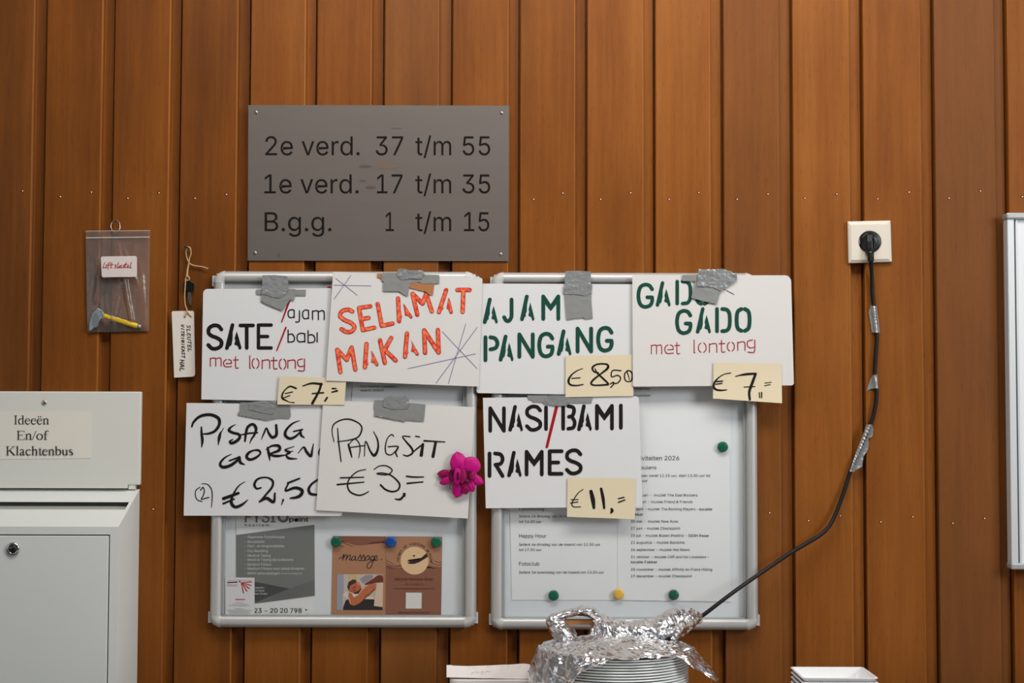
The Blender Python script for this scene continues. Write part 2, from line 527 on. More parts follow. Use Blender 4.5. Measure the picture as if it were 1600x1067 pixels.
# grotesque letter outlines: advance | contour x y x y ... | contour ... (thousandths of an em)
GLYPHS = {
'&': '448|197 -7 165 -5 136 1 110 12 88 26 69 42 54 62 43 84 36 108 34 133 36 154 40 173 47 189 85 235 140 279 216 335 237 352 255 375 262 405 260 420 255 434 245 445 233 454 219 459 201 461 168 453 145 431 137 399 145 363 169 327 204 284 438 0 364 0 171 231 121 293 87 344 81 361 77 379 75 398 77 420 82 440 91 458 102 474 117 488 134 499 154 507 176 512 200 513 224 512 246 507 266 499 283 488 297 475 308 459 317 442 322 424 324 404 315 362 291 325 256 293 154 217 110 174 103 161 98 146 97 131 98 115 102 101 109 87 118 76 130 66 143 57 158 51 175 48 193 46 213 48 232 52 251 59 301 95 315 112 327 131 336 151 343 174 348 198 349 224 408 224 406 194 403 167 397 144 371 92 345 62 333 47 315 30 294 17 271 7 246 -1 221 -5',
'(': '273|89 207 101 324 132 441 177 539 236 539 191 428 161 313 151 207 160 115 188 16 236 -96 177 -96 150 -46 128 4 111 55 99 106 92 156',
')': '273|37 -96 86 18 113 116 122 207 112 313 82 428 37 539 97 539 142 441 173 323 184 207 182 156 174 104 161 53 144 3 123 -47 97 -96',
'+': '453|198 34 198 364 255 364 255 34|61 172 61 226 391 226 391 172',
',': '188|38 -119 68 71 137 71 84 -119',
'-': '453|337 244 337 188 114 188 114 244',
'.': '188|95 -4 83 -3 73 1 63 9 55 18 51 29 50 41 51 53 55 64 63 73 73 81 83 85 95 87 107 85 118 81 128 73 135 64 140 53 141 41 140 29 135 18 128 9 118 1 107 -3',
'/': '249|235 533 71 -76 14 -76 178 533',
'0': '453|227 -7 191 -3 158 7 130 24 105 48 85 77 69 113 57 155 50 202 48 254 50 306 57 353 69 395 85 431 106 461 130 484 159 502 191 512 227 516 262 512 295 502 323 484 348 461 368 431 384 395 396 353 403 306 405 254 403 202 396 155 384 113 368 77 348 48 323 24 295 7 263 -3|227 50 250 52 271 60 290 74 306 92 320 116 330 144 338 176 342 213 344 254 342 295 338 332 330 365 320 393 306 416 290 435 271 449 250 457 227 460 203 457 182 449 163 435 147 416 134 393 123 365 115 332 111 295 109 254 111 213 115 176 123 144 134 116 147 92 163 74 182 60 203 52',
'1': '453|76 0 76 55 391 55 391 0|276 509 276 0 212 0 212 448 209 448 86 358 86 427 198 509',
'2': '453|64 0 64 47 234 229 282 282 311 327 320 371 319 389 315 405 308 419 298 431 287 441 273 449 224 460 205 458 188 454 172 447 159 438 148 427 139 413 132 398 128 381 127 362 66 362 68 391 75 418 86 442 102 464 121 482 143 496 168 507 196 513 225 516 254 513 281 507 306 497 328 482 346 465 361 445 372 423 379 398 381 372 371 318 336 259 267 180 153 60 153 57 389 57 389 0',
'3': '453|218 -7 188 -5 159 1 133 10 108 22 88 38 70 57 57 79 48 104 44 132 109 132 112 115 118 100 126 87 137 76 150 66 165 59 219 50 275 61 291 69 304 80 315 93 323 108 328 125 329 145 328 163 323 180 316 196 306 211 292 223 275 234 254 241 229 246 201 248 157 248 157 299 288 448 288 452 70 452 70 509 372 509 372 461 211 278 211 289 247 290 279 286 308 276 333 262 354 244 371 222 383 198 391 173 393 145 390 116 383 90 370 66 354 45 333 27 309 12 281 2 251 -5',
'4': '453|40 105 40 158 247 509 311 509 109 166 109 163 413 163 413 105|282 0 282 121 282 146 282 318 343 318 343 0',
'5': '453|221 -7 192 -5 165 1 140 11 118 25 99 41 83 60 71 82 63 105 60 130 122 130 125 115 130 102 138 89 173 60 221 50 241 51 259 56 276 64 291 75 304 89 314 104 322 122 326 141 328 162 326 183 321 203 314 221 303 237 290 251 275 262 257 270 238 275 218 277 167 268 128 246 67 253 96 509 366 509 366 452 151 452 134 301 136 301 178 325 229 334 252 332 274 328 294 321 313 311 330 299 345 285 358 269 370 251 379 231 386 210 390 187 391 163 388 132 381 102 369 76 352 52 332 32 309 15 282 3 253 -4',
'6': '453|226 -7 196 -4 168 3 142 15 119 31 100 51 84 74 73 101 66 130 64 162 65 187 71 212 80 239 137 340 252 509 322 509 151 261 145 261 165 288 196 307 235 314 265 312 291 305 316 295 337 280 355 262 370 240 380 215 387 187 389 157 387 127 379 98 368 73 352 50 333 30 310 14 284 3 257 -4|226 48 245 50 263 55 279 63 293 73 304 86 314 101 322 119 326 137 327 157 326 178 322 196 314 213 304 228 293 241 279 251 263 259 245 264 226 265 207 264 190 259 174 252 160 241 148 229 138 214 131 197 126 179 125 158 126 138 131 119 138 102 148 86 160 73 174 63 190 55 207 50',
'7': '453|97 0 323 448 323 452 62 452 62 509 391 509 391 449 165 0',
'8': '453|226 -7 193 -5 163 1 136 11 111 25 91 42 74 62 62 84 54 109 52 135 53 156 58 176 65 195 75 212 87 228 101 241 117 252 134 260 153 265 153 267 129 276 109 289 93 308 80 330 73 354 70 380 73 405 79 429 90 450 106 469 124 485 146 498 170 508 197 514 226 516 255 514 282 508 306 498 328 485 346 469 361 450 373 429 379 405 382 380 379 354 372 330 359 308 343 289 323 276 300 267 300 265 319 260 335 252 351 241 365 228 377 212 387 195 395 176 399 156 401 135 398 109 391 84 378 62 362 42 341 25 317 11 289 1 259 -5|226 49 248 50 267 54 285 60 300 69 313 79 323 91 331 106 335 121 337 139 335 157 330 173 322 189 312 202 298 213 283 223 265 230 247 234 226 235 206 234 187 230 169 223 154 213 140 202 130 189 122 173 117 157 115 139 117 121 121 106 129 91 139 79 152 69 167 60 185 54 205 50|226 290 274 300 287 308 298 318 307 330 314 344 318 359 319 376 318 392 314 407 308 420 299 432 288 442 275 449 226 460 177 449 164 442 153 432 145 420 138 407 134 392 133 376 134 359 138 344 145 330 154 318 165 308 178 300',
'9': '453|226 516 256 513 285 506 310 494 333 478 352 458 368 434 380 408 387 378 389 347 387 322 382 296 373 270 315 168 200 0 130 0 301 248 307 248 287 221 257 202 218 195 188 197 161 203 137 214 116 229 98 247 83 269 72 294 66 321 64 352 66 382 73 411 85 436 101 459 120 479 143 494 168 506 196 513|226 460 207 459 190 454 174 446 160 435 148 423 138 407 131 390 127 372 125 352 127 331 131 313 138 295 148 280 160 268 174 257 190 250 207 245 226 243 245 245 263 249 279 257 293 267 305 280 314 295 322 312 326 330 327 350 326 371 322 390 314 407 305 422 293 435 279 446 263 454 245 459',
':': '188|95 -4 83 -3 73 1 63 9 55 18 51 29 50 41 51 53 55 64 63 73 73 81 83 85 95 87 107 85 118 81 128 73 135 64 140 53 141 41 140 29 135 18 128 9 118 1 107 -3|95 271 83 272 73 277 63 284 55 294 51 304 50 316 51 328 55 339 63 349 73 356 83 360 95 362 107 360 118 356 128 349 135 339 140 328 141 316 140 304 135 294 128 284 118 277 107 272',
'A': '480|16 0 201 509 276 509 463 0 395 0 287 302 264 372 232 478 245 478 213 371 191 302 85 0|110 142 110 199 370 199 370 142',
'B': '456|60 0 60 509 241 509 274 507 304 501 329 491 350 477 367 461 381 442 390 421 396 398 398 374 397 353 393 336 387 320 356 286 315 267 315 262 331 260 347 254 363 245 378 234 391 220 402 203 411 184 416 161 418 136 416 111 410 88 400 67 386 48 368 31 344 18 317 8 284 2 247 0|125 57 245 57 281 60 309 67 330 80 344 96 353 115 355 137 354 153 350 169 342 184 333 197 320 209 306 218 289 225 269 229 248 231 125 231|125 285 238 285 288 296 302 304 314 314 323 326 330 340 335 355 336 372 333 393 326 412 313 429 294 442 270 449 240 452 125 452',
'C': '510|267 -7 225 -3 186 7 150 25 119 49 92 79 70 115 53 157 44 203 40 254 44 305 53 352 70 393 92 429 119 459 150 484 186 501 225 512 267 516 340 504 362 496 383 485 402 471 419 456 435 438 448 418 459 397 467 373 473 348 408 348 389 395 357 428 315 449 267 456 237 453 209 445 184 432 161 414 141 391 125 364 113 332 106 295 103 254 106 213 113 177 125 145 141 117 161 94 184 76 210 63 237 56 267 53 315 60 357 81 389 114 408 160 473 160 467 135 459 112 448 91 435 71 420 53 402 38 383 24 363 13 341 5 317 -2 293 -6',
'D': '502|219 0 96 0 96 57 215 57 254 60 288 68 318 81 343 99 363 122 379 149 390 181 397 216 399 255 397 294 390 329 379 361 364 388 344 410 320 428 291 441 258 449 221 452 93 452 93 509 225 509 273 505 315 495 353 478 385 455 412 426 433 391 449 351 458 306 462 255 458 205 449 159 433 119 411 83 384 54 351 31 312 14 268 3|125 509 125 0 60 0 60 509',
'E': '419|60 0 60 509 372 509 372 452 125 452 125 286 355 286 355 229 125 229 125 57 375 57 375 0',
'F': '410|60 0 60 509 369 509 369 452 125 452 125 278 346 278 346 221 125 221 125 0',
'H': '517|60 0 60 509 125 509 125 289 392 289 392 509 457 509 457 0 392 0 392 232 125 232 125 0',
'I': '300|31 0 31 57 118 57 118 452 31 452 31 509 269 509 269 452 183 452 183 57 269 57 269 0',
'L': '393|60 0 60 509 125 509 125 57 361 57 361 0',
'M': '628|60 0 60 509 152 509 277 187 287 159 299 123 311 84 322 49 307 49 318 83 330 121 342 158 352 187 476 509 568 509 568 0 504 0 504 291 504 327 505 369 506 413 507 457 513 457 498 409 482 363 467 322 456 291 342 0 286 0 170 291 159 321 145 361 129 408 112 457 119 457 120 416 121 372 122 328 122 291 122 0',
'N': '523|60 0 60 509 136 509 343 183 363 151 388 107 414 55 405 54 401 108 399 157 399 195 399 509 463 509 463 0 387 0 202 290 177 331 148 381 108 452 119 454 122 384 124 328 125 291 125 0',
'O': '533|267 -7 225 -3 186 7 150 25 119 49 92 79 70 115 53 157 44 203 40 254 44 305 53 352 70 393 92 429 119 459 150 484 186 501 225 512 267 516 309 512 348 501 384 484 415 459 442 429 464 393 480 352 490 305 493 254 490 203 480 157 464 115 442 79 415 49 384 25 348 7 309 -3|267 53 296 55 324 63 349 76 372 94 392 116 408 144 420 176 428 213 430 254 428 295 420 332 408 365 392 392 372 415 349 433 324 446 296 453 267 456 237 453 210 445 184 433 161 415 142 392 125 364 113 332 106 295 103 254 106 213 113 176 125 144 142 117 161 94 184 76 210 63 237 55',
'P': '445|60 0 60 509 235 509 272 506 305 499 332 487 356 471 375 452 390 430 400 404 407 377 409 348 407 318 400 291 390 265 375 243 356 223 332 207 305 195 272 188 235 186 109 186 109 242 233 242 257 244 279 248 297 256 312 266 324 279 333 294 339 310 343 328 344 348 343 367 339 385 333 402 324 416 312 428 297 439 279 446 257 451 232 452 125 452 125 0',
'R': '449|60 0 60 509 236 509 273 506 305 500 333 489 356 473 376 455 390 433 401 408 407 381 409 352 407 323 401 296 390 271 376 250 356 232 333 217 305 206 273 200 236 198 96 198 96 255 234 255 258 256 280 260 298 267 313 276 325 287 334 300 340 316 344 333 345 352 344 371 340 389 334 405 325 419 313 430 298 440 279 446 258 451 233 452 125 452 125 0|353 0 230 229 303 229 428 0',
'S': '447|224 -9 188 -7 156 -1 128 9 102 23 81 40 64 60 51 83 42 109 38 137 104 137 108 118 114 102 123 88 136 76 150 66 166 59 224 49 246 50 267 54 286 60 303 69 317 79 329 92 338 106 344 122 346 139 344 154 340 168 332 179 296 205 245 222 184 239 145 253 112 269 86 289 67 313 56 341 52 372 54 400 62 425 75 448 92 468 113 484 138 498 165 508 195 514 227 516 259 514 289 508 316 498 340 484 360 468 377 449 390 427 398 403 401 378 337 378 332 402 320 421 302 437 280 449 254 456 225 459 204 457 185 454 167 448 152 440 139 430 129 418 121 405 117 391 115 376 117 359 122 345 131 334 169 308 212 293 264 279 312 264 359 238 395 198 402 180 407 161 408 139 406 112 399 87 386 64 370 43 349 25 323 11 294 0 261 -7',
'T': '449|32 452 32 509 417 509 417 452 257 452 257 0 193 0 193 452',
'W': '686|155 0 16 509 82 509 163 196 175 145 187 94 197 40 189 40 200 94 211 145 224 196 306 509 380 509 462 196 474 145 486 94 497 40 488 40 499 94 510 145 523 196 603 509 670 509 530 0 455 0 368 323 351 391 336 475 350 475 335 395 318 323 230 0',
'Y': '472|203 0 203 208 16 509 91 509 192 344 222 292 250 230 224 230 251 293 280 344 381 509 455 509 268 208 268 0',
'Z': '438|42 0 42 46 273 385 306 431 341 476 348 454 285 452 223 452 40 452 40 509 397 509 397 462 169 129 134 81 97 33 90 54 152 57 214 57 399 57 399 0',
'a': '389|160 -9 137 -7 115 -3 94 5 76 15 60 29 48 45 38 63 32 84 30 108 32 128 36 146 43 161 53 174 64 184 78 193 125 211 178 220 234 227 265 235 271 240 274 246 276 255 276 257 267 297 240 322 196 331 149 322 118 301 100 274 41 291 51 313 64 331 79 346 95 358 114 368 133 375 194 384 239 379 286 360 300 350 312 336 322 320 330 301 335 278 337 251 337 0 277 0 277 52 272 52 252 25 215 1|170 45 192 47 211 51 228 59 242 68 254 80 263 93 270 108 274 122 276 138 276 190 259 182 231 176 200 171 175 168 134 159 103 139 97 130 93 118 92 105 102 72 130 52',
'b': '424|229 -8 208 -7 189 -3 172 4 138 31 118 59 112 59 112 0 53 0 53 509 114 509 114 319 118 319 137 346 171 373 188 379 207 383 229 384 259 382 287 374 313 361 335 342 354 320 370 293 381 261 388 227 390 189 388 151 381 116 370 84 355 57 336 34 313 16 288 3 260 -6|220 47 242 49 262 55 279 66 294 80 306 97 316 117 323 139 327 163 328 189 327 215 323 239 316 261 307 281 295 298 280 311 262 322 243 328 220 330 198 328 178 322 161 312 147 299 134 282 125 263 118 241 114 216 113 189 114 162 118 138 125 115 135 95 147 78 162 65 179 55 198 49',
'c': '396|207 -8 174 -5 144 3 117 16 93 35 72 58 56 85 44 116 37 150 34 187 37 225 44 260 56 291 72 318 93 341 117 360 144 374 174 382 207 384 260 377 305 356 340 322 362 277 303 262 290 289 270 311 242 325 207 330 184 328 163 321 145 310 130 296 118 278 108 258 102 236 98 212 96 187 98 163 102 139 108 117 118 97 130 80 145 66 163 55 184 49 207 46 243 52 271 66 292 89 304 117 363 102 341 56 306 21 261 -1',
'd': '424|195 -8 165 -6 137 3 111 16 89 34 70 57 55 84 43 116 36 151 34 189 36 227 43 261 55 293 70 320 89 342 112 361 137 374 165 382 196 384 218 383 237 379 253 373 287 346 306 319 311 319 311 509 372 509 372 0 313 0 313 59 307 59 287 31 252 4 236 -3 217 -7|205 47 226 49 246 55 263 65 278 78 290 95 299 115 306 138 310 162 312 189 310 216 306 241 300 263 290 282 278 299 263 312 246 322 227 328 205 330 182 328 162 322 145 311 130 298 118 281 108 261 102 239 98 215 96 189 98 163 102 139 109 117 118 97 130 80 145 66 162 55 182 49',
'e': '404|212 -8 177 -5 145 3 117 16 92 35 72 58 56 85 44 116 37 150 34 187 36 224 44 258 55 290 71 317 91 340 115 359 142 373 172 382 205 384 266 374 285 366 303 355 319 341 334 324 347 305 357 282 365 256 370 227 371 194 371 169 75 169 75 221 338 221 310 202 308 226 304 248 298 269 288 286 277 301 263 314 246 323 227 328 205 330 183 328 164 323 146 313 131 301 119 286 109 270 102 251 97 231 96 211 96 178 98 151 102 127 110 106 121 88 135 73 151 61 169 53 190 48 212 46 254 53 285 73 306 105 365 91 358 72 348 55 335 39 320 26 302 14 283 4 261 -3 237 -7',
'f': '254|228 379 228 327 6 327 6 379|81 0 81 432 82 452 87 470 96 486 107 499 120 510 135 519 187 530 222 527 243 521 227 468 215 472 195 474 178 472 164 468 154 460 147 449 143 435 142 419 142 0',
'g': '425|207 -151 180 -149 156 -146 134 -140 82 -110 51 -69 101 -41 122 -66 154 -88 207 -97 236 -95 261 -87 282 -75 298 -58 308 -34 311 -6 311 68 306 68 287 41 252 16 236 10 217 6 195 5 165 7 138 14 113 27 90 43 71 65 55 90 43 120 36 154 34 191 36 229 43 263 55 293 71 320 90 342 112 361 138 374 166 382 196 384 218 383 237 379 253 373 288 346 308 319 313 319 313 379 372 379 372 -9 370 -40 363 -67 350 -90 334 -109 314 -124 291 -136 265 -144 237 -149|205 59 227 61 246 66 264 75 278 87 290 103 300 121 307 142 311 166 312 193 311 219 307 242 300 264 291 283 279 299 264 312 247 322 227 328 205 330 182 328 163 322 145 312 130 298 118 282 109 262 102 241 98 218 96 193 98 167 102 144 109 123 118 104 131 88 145 76 163 66 183 61',
'h': '410|114 227 114 0 53 0 53 509 114 509 114 287 102 287 116 319 132 344 152 362 175 374 200 382 227 384 252 383 275 377 295 369 313 356 328 340 341 321 350 298 355 271 357 240 357 0 296 0 296 235 293 263 286 286 273 304 256 318 235 326 210 329 192 328 176 324 161 317 147 308 136 297 126 283 119 266 115 248',
'i': '167|53 0 53 379 114 379 114 0|84 443 73 444 63 448 54 455 47 463 43 472 41 483 43 494 47 504 54 512 63 518 73 522 84 524 95 522 105 518 114 512 121 504 125 494 126 483 125 472 121 463 114 455 105 448 95 444',
'j': '167|53 379 114 379 114 -30 112 -52 108 -72 102 -90 92 -106 80 -119 65 -129 47 -137 27 -141 4 -143 -10 -143 -10 -87 2 -87 18 -85 31 -80 40 -72 47 -61 51 -46 53 -29|83 443 72 444 62 448 53 455 47 463 42 472 41 483 42 494 47 504 53 512 62 518 72 522 83 524 95 522 105 518 114 512 120 504 125 494 126 483 125 472 120 463 114 455 105 448 95 444',
'k': '381|110 137 110 212 121 212 284 379 360 379 184 199 177 199|53 0 53 509 114 509 114 0|294 0 148 186 191 229 372 0',
'l': '189|139 -2 112 0 91 8 74 20 62 37 55 59 53 84 53 509 114 509 114 99 120 62 126 57 135 53 146 52 160 53 170 54 181 3 162 -1',
'm': '610|53 0 53 379 112 379 112 295 108 295 114 314 122 331 132 346 172 376 219 386 245 383 268 375 287 361 303 342 314 320 321 295 312 295 318 312 326 329 337 343 381 375 437 386 458 385 478 380 497 372 514 361 529 346 541 328 550 307 555 283 557 255 557 0 496 0 496 254 493 279 485 298 473 313 456 323 438 329 419 330 402 329 387 326 374 320 345 290 335 247 335 0 274 0 274 260 272 280 265 297 253 311 238 322 220 328 199 330 158 320 145 312 135 302 126 289 119 274 115 257 114 238 114 0',
'n': '410|114 227 114 0 53 0 53 379 112 379 112 287 102 287 116 319 132 344 152 362 175 374 200 382 227 384 252 383 275 377 295 369 313 356 328 340 341 321 350 298 355 271 357 240 357 0 296 0 296 235 293 263 286 286 273 304 256 318 235 326 210 329 192 328 176 324 161 317 147 308 136 297 126 283 119 266 115 248',
'o': '415|207 -8 174 -5 144 3 117 16 93 35 72 58 56 85 44 116 37 150 34 187 37 225 44 260 56 291 72 318 93 341 117 360 144 374 174 382 207 384 241 382 271 374 299 360 323 341 343 318 359 291 371 260 379 225 381 187 379 150 371 116 359 85 343 58 323 35 299 16 271 3 241 -5|207 46 231 49 252 55 270 66 285 80 298 97 307 117 314 139 318 163 319 187 318 212 314 236 307 258 298 278 285 296 270 310 252 321 231 328 207 330 184 328 163 321 145 310 130 296 118 278 108 258 102 236 98 212 96 187 98 163 102 139 108 117 118 97 130 80 145 66 163 55 184 49',
'p': '424|53 -143 53 379 112 379 112 319 118 319 137 346 171 373 188 379 207 383 229 384 259 382 287 374 313 361 335 342 354 320 370 293 381 261 388 227 390 189 388 151 381 116 370 84 355 57 336 34 313 16 288 3 260 -6 229 -8 208 -7 189 -3 173 4 138 31 118 59 114 59 114 -143|220 47 242 49 262 55 279 66 294 80 306 97 316 117 323 139 327 163 328 189 327 215 323 239 316 261 307 281 295 298 280 311 262 322 243 328 220 330 198 328 178 322 161 312 147 299 134 282 125 263 118 241 114 216 113 189 114 162 118 138 125 115 135 95 147 78 162 65 179 55 198 49',
'r': '259|53 0 53 379 112 379 112 321 115 321 124 339 137 354 152 367 171 377 191 383 213 385 229 384 243 384 243 322 230 324 207 326 190 324 174 321 159 315 146 306 135 296 126 284 119 269 115 254 114 237 114 0',
's': '365|182 -8 157 -7 133 -3 112 3 93 12 76 24 62 38 50 54 41 73 36 94 94 107 101 87 111 72 124 60 141 52 160 47 181 45 206 47 227 53 244 62 258 74 265 88 268 103 266 115 262 126 254 136 243 144 229 150 212 155 149 170 118 180 92 192 72 208 58 227 50 249 47 274 49 295 55 314 65 332 79 347 95 360 115 370 137 378 161 383 187 384 212 383 234 379 254 372 271 363 286 352 299 339 324 290 268 277 262 291 254 304 243 316 228 325 210 331 187 333 166 331 147 326 131 317 119 305 111 292 109 277 110 264 115 253 124 243 172 223 229 209 261 200 287 187 306 171 320 153 328 131 331 107 329 85 323 65 312 47 298 31 281 18 260 6 236 -2 210 -7',
't': '227|204 379 204 327 6 327 6 379|65 471 126 471 126 98 127 83 130 70 136 61 144 55 156 51 170 50 185 51 202 54 213 2 192 -3 168 -4 138 -1 113 7 92 21 77 41 68 64 65 93',
'u': '410|182 -5 158 -3 135 2 115 11 97 23 82 39 69 59 60 82 54 109 53 139 53 379 114 379 114 144 116 117 124 94 137 75 154 61 175 53 200 50 218 51 234 55 249 62 263 71 274 83 283 97 290 113 295 132 296 153 296 379 357 379 357 0 298 0 298 92 307 92 294 60 277 35 257 17 234 5 209 -3',
'v': '389|163 0 17 379 84 379 165 155 187 87 206 21 184 21 203 87 224 155 305 379 371 379 226 0',
'w': '567|138 0 23 379 87 379 133 214 154 137 175 41 165 41 186 135 206 214 252 379 316 379 362 214 382 136 402 41 391 41 413 135 434 214 480 379 545 379 429 0 368 0 319 172 305 225 291 280 277 338 291 338 277 280 263 225 248 172 199 0',
'y': '389|47 -139 61 -86 71 -87 104 -89 130 -74 151 -36 163 -1 17 379 84 379 165 155 187 87 206 21 184 21 202 87 224 155 305 379 371 379 204 -58 177 -107 139 -136 91 -145 65 -143',
'z': '380|42 0 42 46 254 320 254 323 48 323 48 379 333 379 333 331 126 60 126 56 339 56 339 0',
'–': '350|350 244 350 188 0 188 0 244',
}
SPACE = 0.188


def text_geo(body, bold=0.0):
    key = (body, bold)
    if key in TXT:
        return TXT[key]
    vs, fs = [], []
    x = 0.0

    def area2(c):
        return sum(c[k][0] * c[(k + 1) % len(c)][1] - c[(k + 1) % len(c)][0] * c[k][1] for k in range(len(c)))

    def inside(p, c):
        r = False
        for k in range(len(c)):
            a, b = c[k], c[k - 1]
            if (a[1] > p[1]) != (b[1] > p[1]) and p[0] < (b[0] - a[0]) * (p[1] - a[1]) / (b[1] - a[1]) + a[0]:
                r = not r
        return r
    for ch in body:
        if ch == ' ':
            x += SPACE
            continue
        parts = GLYPHS[ch].split('|')
        cs = []
        for c in parts[1:]:
            n = [int(v) / 1000.0 for v in c.split()]
            cs.append([(x + n[2 * k], n[2 * k + 1]) for k in range(len(n) // 2)])
        big = max(cs, key=lambda c: abs(area2(c)))
        sg_ = 1 if area2(big) > 0 else -1
        outs = [c for c in cs if area2(c) * sg_ > 0]
        holes = [c for c in cs if area2(c) * sg_ <= 0]
        for dx in ((0.0,) if not bold else (-bold * 0.4, 0.0, bold * 0.4)):
            for q, oc in enumerate(outs):
                lp = [[Vector((p[0] + dx, p[1], 0)) for p in oc]] + [[Vector((p[0] + dx, p[1], 0)) for p in h] for h in holes if inside(h[0], oc)]
                flat = [p for l_ in lp for p in l_]
                o_ = len(vs)
                lift = 4e-6 * q + (2e-5 * (1 if dx > 0 else -1) if dx else 0)
                vs += [(p.x, p.y, lift) for p in flat]
                fs += [[o_ + k for k in t] for t in tessellate_polygon(lp)]
        x += int(parts[0]) / 1000.0
    xs = [v[0] for v in vs]
    TXT[key] = (vs, fs, min(xs), max(xs), 0.5087)
    return TXT[key]


# ------------------------------------------------------------------ materials
def wood_mat():
    m = bpy.data.materials.new('varnished_plank_wood')
    m.use_nodes = True
    n = m.node_tree
    L = n.links
    b = n.nodes['Principled BSDF']
    t = n.nodes.new('ShaderNodeTexCoord')
    at = n.nodes.new('ShaderNodeAttribute')
    at.attribute_name = 'board'
    mul = n.nodes.new('ShaderNodeVectorMath')
    mul.operation = 'SCALE'
    mul.inputs['Scale'].default_value = 7.3
    L.new(at.outputs['Color'], mul.inputs[0])
    add = n.nodes.new('ShaderNodeVectorMath')
    L.new(t.outputs['Object'], add.inputs[0])
    L.new(mul.outputs[0], add.inputs[1])
    mp = n.nodes.new('ShaderNodeMapping')
    mp.inputs['Scale'].default_value = (1, 1, 0.045)
    L.new(add.outputs[0], mp.inputs[0])
    n1 = n.nodes.new('ShaderNodeTexNoise')
    n1.inputs['Scale'].default_value = 95
    n1.inputs['Detail'].default_value = 6
    n1.inputs['Roughness'].default_value = 0.62
    L.new(mp.outputs[0], n1.inputs['Vector'])
    n2 = n.nodes.new('ShaderNodeTexNoise')
    n2.inputs['Scale'].default_value = 14
    n2.inputs['Detail'].default_value = 3
    L.new(mp.outputs[0], n2.inputs['Vector'])
    n4 = n.nodes.new('ShaderNodeTexNoise')
    n4.inputs['Scale'].default_value = 9
    n4.inputs['Detail'].default_value = 4
    mp4 = n.nodes.new('ShaderNodeMapping')
    mp4.inputs['Scale'].default_value = (1, 1, 0.35)
    L.new(add.outputs[0], mp4.inputs[0])
    L.new(mp4.outputs[0], n4.inputs['Vector'])
    # short dark pores
    mp3 = n.nodes.new('ShaderNodeMapping')
    mp3.inputs['Scale'].default_value = (1, 1, 0.09)
    L.new(add.outputs[0], mp3.inputs[0])
    n3 = n.nodes.new('ShaderNodeTexNoise')
    n3.inputs['Scale'].default_value = 420
    n3.inputs['Detail'].default_value = 2
    L.new(mp3.outputs[0], n3.inputs['Vector'])
    r3 = n.nodes.new('ShaderNodeMapRange')
    r3.inputs['From Min'].default_value = 0.60
    r3.inputs['From Max'].default_value = 0.78
    L.new(n3.outputs['Fac'], r3.inputs['Value'])

    def m2(op, a, bb):
        x = n.nodes.new('ShaderNodeMath')
        x.operation = op
        for i, q in enumerate((a, bb)):
            if isinstance(q, (int, float)):
                x.inputs[i].default_value = q
            else:
                L.new(q, x.inputs[i])
        return x.outputs[0]
    sp = n.nodes.new('ShaderNodeSeparateColor')
    L.new(at.outputs['Color'], sp.inputs[0])
    f = m2('ADD', m2('MULTIPLY', n1.outputs['Fac'], 0.42), m2('MULTIPLY', n2.outputs['Fac'], 0.6))
    f = m2('ADD', f, m2('MULTIPLY', n4.outputs['Fac'], 0.55))
    f = m2('ADD', f, m2('MULTIPLY', sp.outputs['Red'], 0.5))
    f = m2('SUBTRACT', f, 0.57)
    cr = n.nodes.new('ShaderNodeValToRGB')
    el = cr.color_ramp.elements
    el[0].position, el[0].color = 0.12, (*lin((82, 43, 12)), 1)
    el[1].position, el[1].color = 0.92, (*lin((152, 92, 37)), 1)
    k = el.new(0.5)
    k.color = (*lin((123, 69, 21)), 1)
    L.new(f, cr.inputs[0])
    mx = n.nodes.new('ShaderNodeMix')
    mx.data_type = 'RGBA'
    mx.inputs['B'].default_value = (*lin((66, 33, 13)), 1)
    L.new(cr.outputs[0], mx.inputs['A'])
    L.new(m2('MULTIPLY', r3.outputs[0], 0.45), mx.inputs['Factor'])
    # some boards greyer
    mg = n.nodes.new('ShaderNodeMix')
    mg.data_type = 'RGBA'
    mg.inputs['B'].default_value = (*lin((108, 70, 40)), 1)
    L.new(mx.outputs['Result'], mg.inputs['A'])
    L.new(m2('MULTIPLY', sp.outputs['Green'], 0.5), mg.inputs['Factor'])
    L.new(mg.outputs['Result'], b.inputs['Base Color'])
    b.inputs['Roughness'].default_value = 0.5
    b.inputs['Specular IOR Level'].default_value = 0.14
    bp = n.nodes.new('ShaderNodeBump')
    bp.inputs['Strength'].default_value = 0.25
    bp.inputs['Distance'].default_value = 0.0008
    L.new(m2('ADD', n1.outputs['Fac'], n3.outputs['Fac']), bp.inputs['Height'])
    L.new(bp.outputs[0], b.inputs['Normal'])
    return m


WOOD = wood_mat()
ALU = mat('anodised_aluminium', (188, 187, 185), 0.42, 0.35, 0.02, 30)
ALU_D = mat('aluminium_inner_lip', (176, 180, 181), 0.45, 0.3)
CAPM = mat('pale_grey_plastic', (190, 189, 187), 0.5)
BOARD = mat('white_magnetic_panel', (216, 220, 223), 0.5, noise_amt=0.02, noise_scale=5)
GLASS = clear_mat('clear_acrylic', (0.996, 0.998, 0.998), 0.05, 0.0, 0.0, (0.8, 0.82, 0.84), fres=1.12)
CARD = mat('white_card', (213, 213, 214), 0.7, noise_amt=0.012, noise_scale=40)
CARD_W = mat('warm_white_card', (212, 209, 206), 0.7, noise_amt=0.012, noise_scale=40)
PAPER = mat('printer_paper', (224, 225, 226), 0.8)
STICKY = mat('pale_yellow_note', (218, 204, 174), 0.8, noise_amt=0.015, noise_scale=30)
INK_K = mat('black_marker', (27, 23, 24), 0.7, noise_amt=0.3, noise_scale=300, spec=0.15)
INK_G = mat('dark_green_marker', (22, 70, 58), 0.7, noise_amt=0.2, noise_scale=300, spec=0.15)
INK_R = mat('red_marker', (160, 20, 36), 0.7, spec=0.15)
